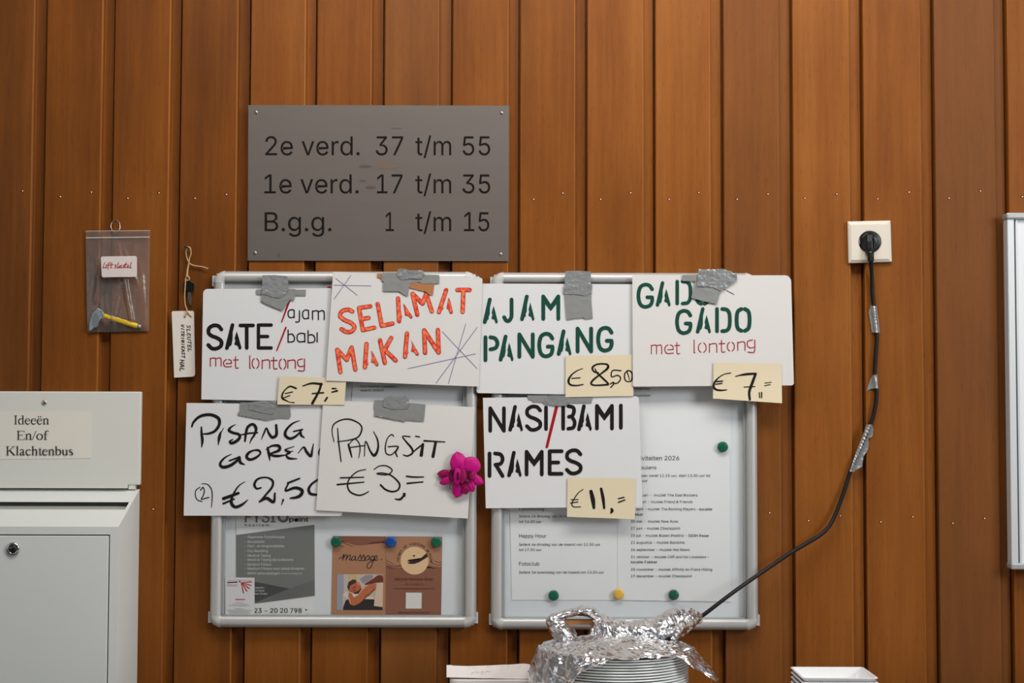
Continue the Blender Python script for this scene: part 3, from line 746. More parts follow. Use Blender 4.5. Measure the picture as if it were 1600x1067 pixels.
INK_OR = mat('orange_red_marker', (216, 52, 40), 0.7, noise_amt=0.45, noise_scale=150, spec=0.15, rgb2=(240, 126, 84))
INK_ORD = mat('red_outline_marker', (168, 34, 30), 0.7, spec=0.15)
INK_V = mat('violet_ballpoint', (112, 104, 158), 0.5)
INK_P = mat('printed_black', (40, 40, 42), 0.8, spec=0.1)
INK_D = mat('printed_dark', (30, 29, 30), 0.7)
TAPE = mat('grey_duct_tape', (146, 147, 146), 0.38, 0.25, 0.08, 90, bump=0.25, bump_scale=500)
TAPE_L = mat('glossy_grey_duct_tape', (164, 167, 168), 0.22, 0.45, 0.1, 90, bump=0.5, bump_scale=240)
TAPE_B = mat('brown_packing_tape', (172, 116, 74), 0.4, noise_amt=0.06)
STEEL = mat('brushed_steel_plate', (103, 95, 90), 0.5, 0.3, 0.05, 60, bump=0.05, bump_scale=400, stretch=(0.15, 1, 1))
ENGR = mat('engraved_dark', (27, 23, 21), 0.8, spec=0.08)
SCREW = mat('bright_screw', (200, 196, 190), 0.3, 0.9)
ENAMEL = mat('grey_white_enamel', (219, 222, 219), 0.42, noise_amt=0.012, noise_scale=12)
ENAMEL_W = mat('white_plastic_plate', (216, 216, 209), 0.45, noise_amt=0.02, noise_scale=14)
DARK = mat('dark_gap', (52, 54, 52), 0.8)
CHROME = mat('chrome', (210, 208, 205), 0.15, 1.0)
BLACK = mat('black_plastic', (14, 14, 15), 0.33, spec=0.4)
RUBBER = mat('black_cable_rubber', (16, 15, 16), 0.5, spec=0.3)
CREAM = mat('cream_plastic', (216, 207, 192), 0.35)
FOIL = mat('crumpled_aluminium_foil', (228, 228, 230), 0.2, 1.0, bump=0.2, bump_scale=330)
PORC = mat('white_porcelain', (232, 236, 236), 0.2, coat=0.3)
TRAYM = mat('white_melamine', (228, 228, 230), 0.3)

# ------------------------------------------------------------------ wall, floor
LX = [73.4, 180, 284.5, 392.6, 496, 601.6, 708, 813.5, 918, 1024, 1130, 1238, 1348, 1459, 1573]
RX = [55, 162, 267.7, 373, 478.6, 582, 687, 795.6, 899.6, 1006, 1110, 1217, 1326.7, 1438, 1553]
wl = [P(x, 30).x for x in LX]
wr = [P(x, 30).x for x in RX]
pit = 0.1285
lefts = [wl[0] - pit * k for k in range(9, 0, -1)] + wl + [wl[-1] + pit * k for k in range(1, 9)]
rights = [wr[0] - pit * k for k in range(8, 0, -1)] + wr + [wr[-1] + pit * k for k in range(1, 10)]
mb = MB()
tints = []
ZB, ZT = 0.0, 2.9
TINT = {9: .42, 10: .5, 11: .38, 12: .66, 13: .5, 14: .62, 15: .5, 16: .62, 17: .8, 18: .85, 19: .55, 20: .85, 21: .7, 22: .4, 23: .5, 24: .55}
GREY = {14: .7, 19: .6, 22: .9, 8: .3}
for i in range(len(lefts) - 1):
    a, r, nx = lefts[i], rights[i], lefts[i + 1]
    prof = [(a + 0.0002, 0.022), (a, 0.0022), (a + 0.0009, 0.0007), (a + 0.0022, 0.0)]
    prof += [(r - 0.0030, 0.0), (r - 0.0010, 0.0010), (r, 0.0036), (r + 0.0006, 0.0115), (r + 0.0016, 0.0125), (nx - 0.0042, 0.0125), (nx - 0.0036, 0.022), (nx - 0.0005, 0.022)]
    vs = [(x, y, ZB) for x, y in prof] + [(x, y, ZT) for x, y in prof]
    n_ = len(prof)
    mb.add(vs, [(k, k + 1, n_ + k + 1, n_ + k) for k in range(n_ - 1)])
    t = TINT.get(i, random.uniform(0.35, 0.7))
    for k in range(n_ - 1):   # bevels paler: edge highlight painted into the tint, along with rubbed wear
        tints.append((t + (0.42 if k in (1, 2, 4, 5) else 0.0), GREY.get(i, 0.0), (i * 0.37) % 1.0, 1.0))
mb.box((lefts[0], 0.0215, ZB), (lefts[-1], 0.05, ZT))
tints += [(0.4, 0, 0.5, 1)] * 6
wall = obj('wall_back', mb, WOOD, None, (0, 0, 0))
ca = wall.data.color_attributes.new('board', 'FLOAT_COLOR', 'CORNER')
for p in wall.data.polygons:
    for li in p.loop_indices:
        ca.data[li].color = tints[p.index]
tag(wall, 'warm brown varnished wall of vertical rebated wooden planks', 'wall', kind='structure')
NAILS = [(35, 298), (94, 307), (142.5, 300), (199.5, 309.5), (248, 301), (304.5, 309.5), (353.5, 303.5), (833.5, 311), (879, 301.5), (938, 311), (985, 301),
         (1045, 311), (1091.5, 300.5), (1151.5, 311), (1199.5, 303), (1257, 309), (1307, 303), (1371, 310.5), (1420, 300), (1482.5, 309), (1531.5, 298),
         (1597, 307), (1202, 801), (1263, 813), (1312.5, 805.5), (1376, 815), (1426, 807), (1488.5, 817), (1538, 809.5), (239, 795)]
NAILM = mat('copper_nail_head', (246, 206, 176), 0.35, 0.0)
HOLEM = mat('dark_nail_hole', (74, 38, 18), 0.8)
for q in NAILS:
    mb = MB()
    c = P(*q)
    mb.lathe([(0.0026, 0.0001), (0.0026, 0.0003)], c, seg=12, mi=1)
    mb.lathe([(0.0015, 0.0003), (0.0014, 0.0008), (0.0007, 0.0013)], c + Vector((0.0004, 0, -0.0006)), seg=10)
    obj('nail', mb, [NAILM, HOLEM], wall)
mb = MB().box((-2.6, -4.2, -0.05), (2.6, 0.05, 0.0))
fl = obj('floor', mb, mat('grey_linoleum', (100, 95, 90), 0.5, noise_amt=0.08), None, (0, 0, 0))
tag(fl, 'grey linoleum floor below the wall', 'floor', kind='structure')

# ------------------------------------------------------------------ metal sign
d0 = 0.0
sg = thing('directory_sign', P(592, 407, 0), 'grey metal plate engraved with floor and flat numbers, screwed to bare planks', 'sign')
obj('plate', sheet_mb([(388, 164), (795.5, 165), (795, 408), (387, 407)], const(0.0035), 2, 0.0033), STEEL, sg)
ik = Ink(const(0.0035), eps=0.0002)
for row, yb, off in ((('2e verd.', '37', 't/m', '55'), 242.5, 0), (('1e verd.', '17', 't/m', '35'), 302, -1), (('B.g.g.', '1', 't/m', '15'), 361, -1)):
    xs = {'2e verd.': (414.5, 562), '1e verd.': (413, 560.5), 'B.g.g.': (413.5, 518), '37': (587, 630), '17': (589, 629), '1': (602.5, 615.5), 't/m': (649, 705), '55': (723, 766), '35': (722.5, 766), '15': (725, 764.5)}
    for t in row:
        ik.text(t, xs[t][0], yb, 29.5, xs[t][1])
ik.done('engraved_lettering', ENGR, sg, 12)
for q in ((400.5, 175.5), (784, 176.5), (399, 395), (782.5, 397)):
    mb = MB().lathe([(0.0032, 0), (0.0030, 0.0012), (0.0016, 0.0022)], P(*q, 0.0035), seg=14)
    mb.lathe([(0.0012, 0.0022), (0.001, 0.0024)], P(*q, 0.0035), seg=8, mi=1)
    obj('screw', mb, [SCREW, DARK], sg)
# scuffs where stickers have been scraped off
ik = Ink(const(0.0035), (370, 150, 0.275), eps=0.0002)
for c, rx, ry in (((760, 520), 30, 10), ((730, 400), 38, 9), ((715, 482), 20, 5), ((905, 184), 30, 4), ((238, 905), 5, 14)):
    ik.disc(c, rx, 20, ry)
ik.done('dark_scuff', mat('dark_scuff', (88, 81, 77), 0.5, 0.4), sg)
ik = Ink(const(0.0035), (370, 150, 0.275), eps=0.00025)
ik.poly([(780, 385), (830, 370), (900, 385), (925, 405), (860, 415), (790, 410)])
ik.done('brown_scuff', mat('brown_scuff', (112, 95, 84), 0.5, 0.4), sg)

# ------------------------------------------------------------------ notice boards
RAIL_PROF = [(0.0, 0.0005), (0.0, 0.010), (0.05, 0.0145), (0.16, 0.0188), (0.34, 0.0213), (0.55, 0.022), (0.78, 0.0214), (0.93, 0.0192), (1.0, 0.0155), (1.0, 0.004)]


def notice_board(TL, TR, BR, BL, label, rail=0.0212, lip=0.005, toplip=0.0130):
    dd = 0.02
    x0 = (P(*TL, dd).x + P(*BL, dd).x) / 2
    x1 = (P(*TR, dd).x + P(*BR, dd).x) / 2
    z1 = (P(*TL, dd).z + P(*TR, dd).z) / 2
    z0 = (P(*BL, dd).z + P(*BR, dd).z) / 2
    t = thing('notice_board', ((x0 + x1) / 2, 0, z0), label, 'notice board', 'framed boards on the wall')
    R = rail
    mb = MB().box((x0 + 0.004, -0.0042, z0 + 0.004), (x1 - 0.004, -0.0006, z1 - 0.004))
    obj('back_panel', mb, BOARD, t)
    n = len(RAIL_PROF)

    def rail_mb(a, b, inward):
        # a->b runs along the outer line of the corner-free stretch
        a, b, iv = Vector(a), Vector(b), Vector(inward)
        mb = MB()
        vs = [a + iv * (u * R) + Vector((0, -h, 0)) for u, h in RAIL_PROF] + [b + iv * (u * R) + Vector((0, -h, 0)) for u, h in RAIL_PROF]
        mb.add(vs, [(k, k + 1, n + k + 1, n + k) for k in range(n - 1)] + [(n - 1, 0, n, 2 * n - 1)], 0, True)
        return mb
    c = R + 0.001
    rails = [rail_mb((x0 + c, 0, z1), (x1 - c, 0, z1), (0, 0, -1)), rail_mb((x1, 0, z1 - c), (x1, 0, z0 + c), (-1, 0, 0)),
             rail_mb((x1 - c, 0, z0), (x0 + c, 0, z0), (0, 0, 1)), rail_mb((x0, 0, z0 + c), (x0, 0, z1 - c), (1, 0, 0))]
    for rm in rails:
        o = obj('frame_rail', rm, ALU, t)
    for (cx, cz, a0) in ((x0 + c, z1 - c, 90), (x1 - c, z1 - c, 0), (x1 - c, z0 + c, 270), (x0 + c, z0 + c, 180)):
        mb = MB()
        seg = 12
        vs = []
        for k in range(seg + 1):
            th = math.radians(a0 + 90 * k / seg)
            for u, h in RAIL_PROF:
                rr = c * (1 - u) + 0.0006 * (1 - u)
                vs.append((cx + rr * math.cos(th), -h - 0.0005, cz + rr * math.sin(th)))
        fs = []
        for k in range(seg):
            for j in range(n - 1):
                fs.append((k * n + j, (k + 1) * n + j, (k + 1) * n + j + 1, k * n + j + 1))
        mb.add(vs, fs, 0, True)
        # small lug on the outer side
        sx_ = -1 if cx < (x0 + x1) / 2 else 1
        ex = cx + sx_ * c
        zz = cz + (0.004 if cz > (z0 + z1) / 2 else -0.004)
        mb.box((min(ex - sx_ * 0.004, ex + sx_ * 0.0032), -0.010, zz - 0.010), (max(ex - sx_ * 0.004, ex + sx_ * 0.0032), -0.001, zz + 0.010))
        obj('corner_cap', mb, CAPM, t)
    # inner lip of the door
    xi0, xi1, zi0, zi1 = x0 + R, x1 - R, z0 + R, z1 - R
    mb = MB()
    yl = -0.0135
    for lo, hi in (((xi0, yl, zi1 - toplip), (xi1, -0.005, zi1)), ((xi0, yl, zi0), (xi1, -0.005, zi0 + 0.002)),
                   ((xi0, yl, zi0 + 0.002), (xi0 + lip, -0.005, zi1 - toplip)), ((xi1 - lip, yl, zi0 + 0.002), (xi1, -0.005, zi1 - toplip))):
        mb.box(lo, hi)
    bevel(obj('door_lip', mb, ALU_D, t), 0.001)
    mb = MB().box((xi0 + 0.0005, -0.0165, zi0 + 0.0005), (xi1 - 0.0005, -0.0145, zi1 - 0.0005))
    obj('clear_door_pane', mb, GLASS, t)
    return t, (x0, x1, z0, z1)


nb1, _ = notice_board((331, 423), (744, 424), (746, 982), (328, 981), 'aluminium framed notice board holding two brown massage flyers and a grey leaflet')
nb2, _ = notice_board((766, 424), (1178, 427), (1191, 986), (769, 984), 'aluminium framed notice board holding typed activity lists, behind the foil bundle')

# board at the edge: flat mitred frame
x0 = P(1577.5, 610, 0.03).x
zt, zb = P(1585, 332, 0.03).z, P(1592, 890, 0.03).z
x1 = x0 + 0.42
sb = thing('notice_board', ((x0 + x1) / 2, 0, zb), 'white panelled board in thin square metal frame, on the far side of the socket', 'notice board', 'framed boards on the wall')
mb = MB().box((x0 + 0.014, -0.022, zb + 0.012), (x1 - 0.014, -0.001, zt - 0.012))
obj('white_panel', mb, mat('white_whiteboard', (226, 229, 232), 0.3), sb)
for lo, hi in (((x0 + 0.001, -0.026, zb + 0.011), (x0 + 0.014, -0.001, zt - 0.011)), ((x1 - 0.014, -0.026, zb + 0.011), (x1 - 0.001, -0.001, zt - 0.011)),
               ((x0 + 0.0165, -0.024, zb + 0.011), (x0 + 0.021, -0.0215, zt - 0.011)),
               ):
    bevel(obj('frame_upright', MB().box(lo, hi), mat('pale_aluminium', (214, 218, 220), 0.4, 0.3), sb), 0.0015)
for zz0, zz1 in ((zt - 0.012, zt), (zb, zb + 0.012)):
    bevel(obj('frame_crossbar', MB().box((x0 - 0.001, -0.030, zz0), (x1 + 0.001, -0.001, zz1)), mat('grey_aluminium', (176, 178, 178), 0.4, 0.4), sb), 0.003)
obj('gasket', MB().box((x0 + 0.0142, -0.0235, zb + 0.012), (x0 + 0.0164, -0.021, zt - 0.012)), DARK, sb)

# ------------------------------------------------------------------ sheets behind the panes
DP = 0.0052   # sheets lie on the panel


def sheet(name, quad, d, m, label, cat, group=None, rounds=(0, 0, 0, 0), n=10, thick=0.0004):
    dfn = d if callable(d) else const(d)
    o = obj(name, sheet_mb(quad, dfn, n, thick, rounds), m)
    tag(o, label, cat, group)
    return o, dfn


G1 = 'typed sheets on the notice boards'
o, df = sheet('printed_sheet', [(562, 470), (722, 470), (722, 640), (548, 640)], DP, PAPER, 'typed sheet peeping out between SELAMAT card and PANGSIT card', 'paper', G1)
ik = Ink(df)
ik.text('Henk Weidemann (coordinator )', 563, 605.5, 3.6, 620).text('mobiel 06-10688459', 563, 611.5, 3.6, 600)
ik.done('printed_text', INK_P, o)

o, df = sheet('printed_sheet', [(793, 640), (968, 640), (968, 937.5), (800, 937.5)], DP, PAPER, 'typed sheet listing Happy Hour and Fotoclub under the NASI card', 'paper', G1)
ik = Ink(df)
ik.text('Filmmiddag', 811, 797, 5.6, 850)
ik.text('Iedere 2e dinsdag van de maand van 14.00 uur', 811, 808.5, 4.1, 938).text('tot 16.00 uur', 811, 817, 4.1, 846)
ik.text('Happy Hour', 811, 840, 5.7, 853.5)
ik.text('Iedere 4e dinsdag van de maand van 12.00 uur', 811, 852.6, 4.1, 938).text('tot 17.00 uur', 811, 860.8, 4.1, 846)
ik.text('Fotoclub', 811, 883.6, 5.7, 842.6).text('Iedere 3e woensdag van de maand om 13.30 uur', 811, 896, 4.1, 943.7)
ik.done('printed_text', INK_P, o)

o, df = sheet('printed_sheet', [(966, 520), (1141, 520), (1141.5, 700), (966, 700)], DP, PAPER, 'mostly blank typed sheet showing below the GADO GADO card', 'paper', G1)
ik = Ink(df)
ik.text('november', 988, 609, 4.0, 1016.7).text('december', 988, 619.6, 4.0, 1016.7)
ik.done('printed_text', INK_P, o)

o, df = sheet('printed_sheet', [(965, 690), (1140, 693), (1142, 940), (965, 937.5)], DP + 0.0006, PAPER, 'typed sheet with the dated 2026 music programme', 'paper', G1)
ik = Ink(df)
ik.text('Activiteiten 2026', 985.5, 719, 6.8, 1061.3).text('Ambulans', 987, 733, 5.4, 1025.7)
ik.text('Zaal open vanaf 12.15 uur, start 13.30 uur tot', 985.5, 745, 4.1, 1110).text('16.00 uur', 985.5, 753, 4.1, 1012)
for t, yb, xe in (('31 januari -  muziek The East Rockers', 775.5, 1090), ('28 maart - muziek Friend & Friends', 786, 1082), ('25 april - muziek The Rocking Players -', 797.3, 1091),
                  ('30 mei -  muziek New Aces', 816.5, 1059.7), ('27 juni - muziek Checkpoint', 827.4, 1062.8), ('25 juli - muziek Ruben Poetirai –', 838.6, 1073), ('22 augustus - muziek Backline', 849.5, 1069.6),
                  ('26 september - muziek Hot News', 860.8, 1077.6), ('31 oktober - muziek Cliff and his Lonestars –', 872, 1108), ('28 november - muziek Affinity en Frans Hilling', 891.6, 1112.7), ('19 december - muziek Checkpoint', 902, 1081)):
    ik.text(t, 985.7, yb, 4.1, xe)
ik.done('printed_text', INK_P, o)
ik = Ink(df)
for t, x, yb, xe in (('locatie', 1092.7, 797.5, 1112.7), ('Fokker', 985.7, 805.5, 1005), ('SIOH Pasar', 1075.5, 838.8, 1108), ('locatie Fokker', 985.7, 880, 1027)):
    ik.text(t, x, yb, 4.1, xe, bold=0.03)
ik.done('bold_text', INK_D, o)

# physiotherapy leaflet
o, df = sheet('leaflet', [(369, 700), (491, 700), (492.5, 962), (369, 962)], DP, mat('leaflet_white', (222, 223, 222), 0.6), 'grey and white physiotherapy leaflet below the PISANG card', 'leaflet')
ik = Ink(df, (350, 800, 0.1594), eps=0.0003)
ik.poly([(119, 224), (887, 124), (890, 820), (340, 893), (119, 920)])
ik.done('grey_print', mat('leaflet_grey', (116, 119, 116), 0.6), o)
ik = Ink(df, (350, 800, 0.1594), eps=0.0005)
ik.poly([(640, 750), (888, 662), (890, 820), (340, 893)])
ik.done('mid_grey_triangle', mat('leaflet_mid_grey', (103, 105, 103), 0.6), o)
ik = Ink(df, (350, 800, 0.1594), eps=0.0005)
ik.poly([(290, 680), (645, 750), (330, 880), (290, 890)])
ik.done('dark_grey_triangle', mat('leaflet_dark_grey', (72, 72, 72), 0.6), o)
ik = Ink(df, (350, 800, 0.1594), eps=0.0007)
for t, yb, xe in (('- Algemene Fysiotherapie', 255, 595), ('- Revalidatie', 302, 396), ('- Hart- en longrevalidatie', 344, 590), ('- Dry Needling', 392, 428), ('- Medical Taping', 437, 457), ('- Medical Taping bij hooikoorts', 478, 678),
                  ('- Medisch Fitness', 524, 465), ('- Medisch Fitness voor obese kinderen', 565, 785), ('- BPPD behandelingen', 612, 545)):
    ik.text(t, 205, yb, 24, xe, bold=0.012)
ik.text('(draaiduizeligheid)', 560, 608, 14, 765)
ik.text('apeuten :', 305, 748, 17, 405, bold=0.01).text('ca Fabriek', 305, 778, 17, 398, bold=0.01).text('ker Onder', 305, 808, 17, 428, bold=0.01)
ik.done('white_text', mat('printed_white', (214, 216, 214), 0.6), o)
ik = Ink(df, (350, 800, 0.1594), eps=0.0005)
ik.text('FYSI', 205, 102, 112, 505, bold=0.03)
ik.ribbon([(580 + 43 * math.cos(a * math.pi / 8), 47 + 44 * math.sin(a * math.pi / 8)) for a in range(17)], 24)
ik.done('grey_lettering', mat('printed_grey', (112, 112, 106), 0.6), o)
ik = Ink(df, (350, 800, 0.1594), eps=0.0005)
ik.text('point', 640, 95, 46, 828, bold=0.035).disc((712, 77), 15)
ik.text('h a a r l e m', 205, 140, 26, 442)
ik.text('023 - 20 20 798', 255, 988, 46, 762, bold=0.03)
ik.disc((805, 958), 8).disc((820, 995), 3)
ik.done('black_text', INK_D, o)

# card with red rays
o, df = sheet('business_card', [(352, 902), (397.6, 902.5), (398, 962.5), (352, 962.5)], DP + 0.0014, mat('card_stock', (222, 222, 223), 0.6), 'small white card with red ray emblem, overlapping the grey leaflet', 'card')
ik = Ink(df, (310, 880, 0.1125))
for q in ((745, 258), (735, 308), (712, 354), (678, 390), (628, 414)):
    ik.ribbon([(592, 268), ((592 + q[0]) / 2, (268 + q[1]) / 2), q], [6, 13, 15], cap=False)
ik.lines([(510, 502), (648, 502)], 12, False)
for y, xa, xb in ((236, 402, 742), (296, 402, 548), (312, 402, 535)):
    x = xa
    while x < xb:
        L = random.uniform(8, 22)
        ik.lines([(x, y), (min(x + L, xb), y)], 5, False)
        x += L + 7
ik.done('red_emblem', mat('printed_red', (190, 44, 52), 0.6), o)
ik = Ink(df, (310, 880, 0.1125))
ik.lines([(402, 267), (545, 261)], 15, False).disc((575, 254), 11)
ik.done('black_bar', INK_D, o)
ik = Ink(df, (310, 880, 0.1125))
for y, xa, xb in ((548, 515, 635), (569, 470, 690), (590, 425, 715), (632, 510, 635), (652, 402, 742), (672, 430, 710), (692, 425, 715), (714, 402, 740)):
    x = xa
    while x < xb:
        L = random.uniform(8, 26)
        ik.lines([(x, y), (min(x + L, xb), y)], 6, False)
        x += L + 6
ik.done('grey_small_print', mat('printed_pale_grey', (140, 142, 148), 0.6), o)

# massage flyers
TF = (510, 830, 0.13122)


def tfp(x, y, tf=TF):
    return (tf[0] + x * tf[2], tf[1] + y * tf[2])


o, df = sheet('flyer', [tfp(78, 55), tfp(710, 60), tfp(704, 1008), tfp(55, 1008)], DP, mat('flyer_tan', (172, 124, 92), 0.5), 'tan flyer with massage in black script above a photo of a person lying down', 'flyer', 'brown massage flyers')
ik = Ink(df, TF)
ik.poly([(78, 57), (710, 62), (709, 132), (660, 120), (610, 115), (550, 128), (480, 155), (400, 167), (330, 160), (260, 135), (190, 112), (120, 112), (77, 128)])
ik.ribbon([(170, 120), (240, 150), (320, 182)], 7).ribbon([(100, 170), (150, 165), (210, 182)], 7).ribbon([(620, 122), (670, 135), (709, 155)], 7).ribbon([(690, 185), (708, 187)], 7)
ik.done('brown_wave_print', mat('flyer_brown', (131, 86, 68), 0.5), o)
ik = Ink(df, TF)
B = 9
ik.ribbon([(148, 325), (185, 310), (212, 272), (205, 305), (190, 345)], B).ribbon([(193, 335), (225, 292), (245, 280), (243, 310), (232, 345)], B).ribbon([(235, 335), (262, 295), (285, 282), (285, 310), (275, 338), (300, 340)], B)
ik.ribbon([(345, 300), (322, 296), (300, 325), (312, 347), (340, 325), (350, 298), (345, 335), (362, 344), (385, 315)], B)
ik.ribbon([(375, 330), (400, 285), (402, 278), (415, 315), (412, 345), (385, 348)], B).ribbon([(415, 335), (440, 285), (443, 280), (456, 318), (450, 348), (425, 348)], B)
ik.ribbon([(515, 298), (488, 292), (465, 325), (478, 347), (505, 325), (518, 298), (512, 335), (530, 342)], B)
ik.ribbon([(572, 300), (545, 297), (530, 325), (545, 345), (568, 320), (575, 298), (556, 360), (535, 420), (505, 440), (482, 425), (490, 390), (530, 360), (575, 340)], B)
ik.ribbon([(572, 335), (600, 315), (600, 290), (582, 298), (572, 330), (588, 348), (612, 335)], B).disc((657, 333), 7)
ik.done('script_lettering', INK_D, o)
PH = (525, 890, 0.06563)


def photo_part(name, polys, rgb, eps):
    ik = Ink(df, PH, eps=eps)
    for p in polys:
        ik.poly(p)
    ik.done(name, mat('photo_' + name, rgb, 0.45, noise_amt=0.08, noise_scale=300), PHO)


PHO = obj('photo_print', Ink(df, PH, eps=0.0003).poly([(28, 108), (1122, 110), (1115, 962), (20, 962)]).mb, mat('photo_ground', (196, 184, 172), 0.45), o)
photo_part('blurred_room', [[(28, 108), (180, 108), (190, 500), (160, 640), (170, 960), (20, 962)]], (154, 158, 170), 0.0004)
photo_part('blurred_lights', [[(270, 115), (500, 115), (490, 220), (300, 230)]], (206, 176, 128), 0.0004)
photo_part('blurred_cloth', [[(560, 215), (700, 130), (880, 125), (880, 190), (760, 270), (640, 330)]], (150, 142, 150), 0.0004)
photo_part('dark_couch', [[(168, 960), (175, 880), (230, 730), (330, 690), (640, 690), (890, 700), (910, 880), (1112, 890), (1112, 960)]], (46, 36, 37), 0.0005)
photo_part('white_pillow', [[(160, 600), (230, 530), (400, 560), (560, 600), (700, 640), (890, 650), (890, 705), (660, 690), (450, 690), (300, 690)]], (222, 206, 190), 0.0006)
photo_part('bare_arm', [[(300, 540), (380, 570), (420, 660), (540, 600), (600, 510), (700, 410), (830, 340), (960, 340), (950, 450), (800, 600), (690, 690), (560, 800), (430, 855), (340, 830), (290, 650)]], (188, 108, 70), 0.0007)
photo_part('face', [[(330, 370), (490, 280), (570, 330), (612, 450), (560, 540), (430, 560), (310, 510)]], (182, 98, 68), 0.0008)
photo_part('dark_hair', [[(268, 420), (300, 290), (400, 232), (480, 240), (485, 300), (340, 375), (305, 500)], [(420, 545), (540, 500), (600, 440), (600, 500), (550, 570), (430, 575)]], (66, 48, 40), 0.0009)
photo_part('closed_eye', [[(395, 430), (470, 395), (478, 410), (405, 450)], [(400, 480), (440, 470), (470, 490), (430, 505)]], (112, 58, 42), 0.00095)
photo_part('lit_ear', [[(490, 290), (560, 300), (575, 360), (530, 380), (500, 340)]], (214, 136, 92), 0.00095)
photo_part('lit_arm_edge', [[(545, 590), (620, 500), (715, 400), (705, 390), (600, 480), (535, 570)], [(300, 640), (330, 700), (360, 830), (335, 810), (290, 680)]], (226, 166, 124), 0.00095)
photo_part('under_arm', [[(690, 690), (800, 600), (940, 470), (930, 430), (800, 560), (720, 600), (640, 720), (560, 800), (600, 770)]], (142, 74, 46), 0.00095)
photo_part('working_hands', [[(690, 330), (880, 215), (1000, 130), (1100, 130), (1125, 200), (1120, 300), (960, 310), (820, 345), (690, 365)]], (112, 54, 38), 0.0009)
photo_part('cream_towel', [[(975, 310), (1122, 308), (1114, 890), (900, 862), (930, 600)]], (216, 190, 166), 0.001)

o, df = sheet('flyer', [tfp(711, 60), tfp(1380, 65), tfp(1365, 1010), tfp(705, 1008)], DP + 0.0001, mat('flyer_brown_lower', (139, 92, 72), 0.4), 'brown flyer with a hand and heart emblem in a pale circle', 'flyer', 'brown massage flyers')
ik = Ink(df, TF)
ik.poly([(711, 62), (1379, 67), (1373, 440), (1320, 442), (1250, 425), (1210, 410), (900, 425), (860, 440), (800, 435), (750, 415), (709, 405)])
ik.done('tan_wave_print', mat('flyer_tan_wave', (171, 124, 94), 0.45), o)
ik = Ink(df, TF, eps=0.0006)
for off in (0, 35, 62):
    ik.ribbon([(712, 345 + off), (770, 375 + off), (800 + off, 388 + off * .5)], 8)
for off in (0, 32, 62):
    ik.ribbon([(1290 - off, 350 + off * .8), (1330, 370 + off), (1370, 365 + off)], 8)
ik.done('wave_lines', mat('flyer_line', (122, 78, 60), 0.5), o)
ik = Ink(df, TF, eps=0.0007).disc((1050, 350), 166, 48)
ik.done('pale_circle', mat('flyer_cream', (226, 190, 148), 0.5), o)
ik = Ink(df, TF, eps=0.0009)
ik.poly([(1195, 258), (1208, 305), (1160, 335), (1110, 365), (1050, 388), (985, 388), (960, 372), (1012, 366), (960, 352), (1015, 352), (985, 338), (1030, 342), (1080, 345), (1130, 315)])
ik.poly([(1042, 306), (1028, 292), (1030, 282), (1038, 281), (1042, 287), (1047, 281), (1055, 283), (1056, 292)])
word = 'HEART OF EASTERN WISDOM'
for i, ch in enumerate(word):
    if ch == ' ':
        continue
    a = math.radians(181 + 179 * (i + 0.2) / (len(word) - 0.3))
    cx, cy = 1050 + 186 * math.cos(a), 362 + 200 * math.sin(a)
    ik.text(ch, cx, cy, 26, None, bold=0.012, rot=a + math.pi / 2)
ik.done('emblem_print', mat('flyer_dark', (52, 36, 32), 0.5), o)
ik = Ink(df, TF, eps=0.0006)
ik.text('Rachel Melissa Beer', 815, 585, 32, 1272).text('+31 617080673', 925, 643, 22, 1155).text('www.heartofeasternwisdom.nl', 795, 692, 20, 1285).text('Massages & Workshops', 860, 978, 22, 1235)
ik.done('dark_text', mat('flyer_text', (74, 46, 38), 0.5), o)
ik = Ink(df, TF, eps=0.0006).poly([(947, 730), (1135, 731), (1133, 921), (944, 920)])
ik.done('white_patch', mat('flyer_white', (220, 218, 214), 0.5), o)

# magnets
MAGS = [((525.5, 846), (16, 98, 74), 'green magnet on the corner of the tan massage flyer', 8.2), ((611, 846.5), (20, 78, 158), 'blue magnet joining the two brown flyers', 8.4), ((682, 846.5), (18, 98, 76), 'green magnet on the outer corner of the brown emblem flyer', 8.2),
        ((1129, 698), (18, 96, 74), 'green magnet above the music programme, beside its frame', 8.2), ((865, 930), (18, 96, 74), 'green magnet below the Fotoclub lines', 8), ((966.5, 928), (226, 180, 72), 'yellow magnet between the two typed sheets', 8.2),
        ((1052.5, 929), (18, 92, 72), 'green magnet under the music programme, nearest the cable', 8), ((517, 453), (168, 24, 40), 'red magnet half hidden between SATE card and SELAMAT card', 7.5)]
for q, rgb, lb, r in MAGS:
    rr = r * (CAM_D - 0.006) / FPX
    mb = MB().lathe([(rr * 0.97, 0), (rr, 0.0008), (rr, 0.0040), (rr * 0.93, 0.0054), (rr * 0.75, 0.0062), (rr * 0.3, 0.0066)], P(*q, DP + 0.0025), seg=32)
    o = obj('round_magnet', mb, mat('magnet_%d_%d' % (rgb[0], rgb[2]), rgb, 0.25))
    tag(o, lb, 'magnet', 'round magnets on the notice boards')

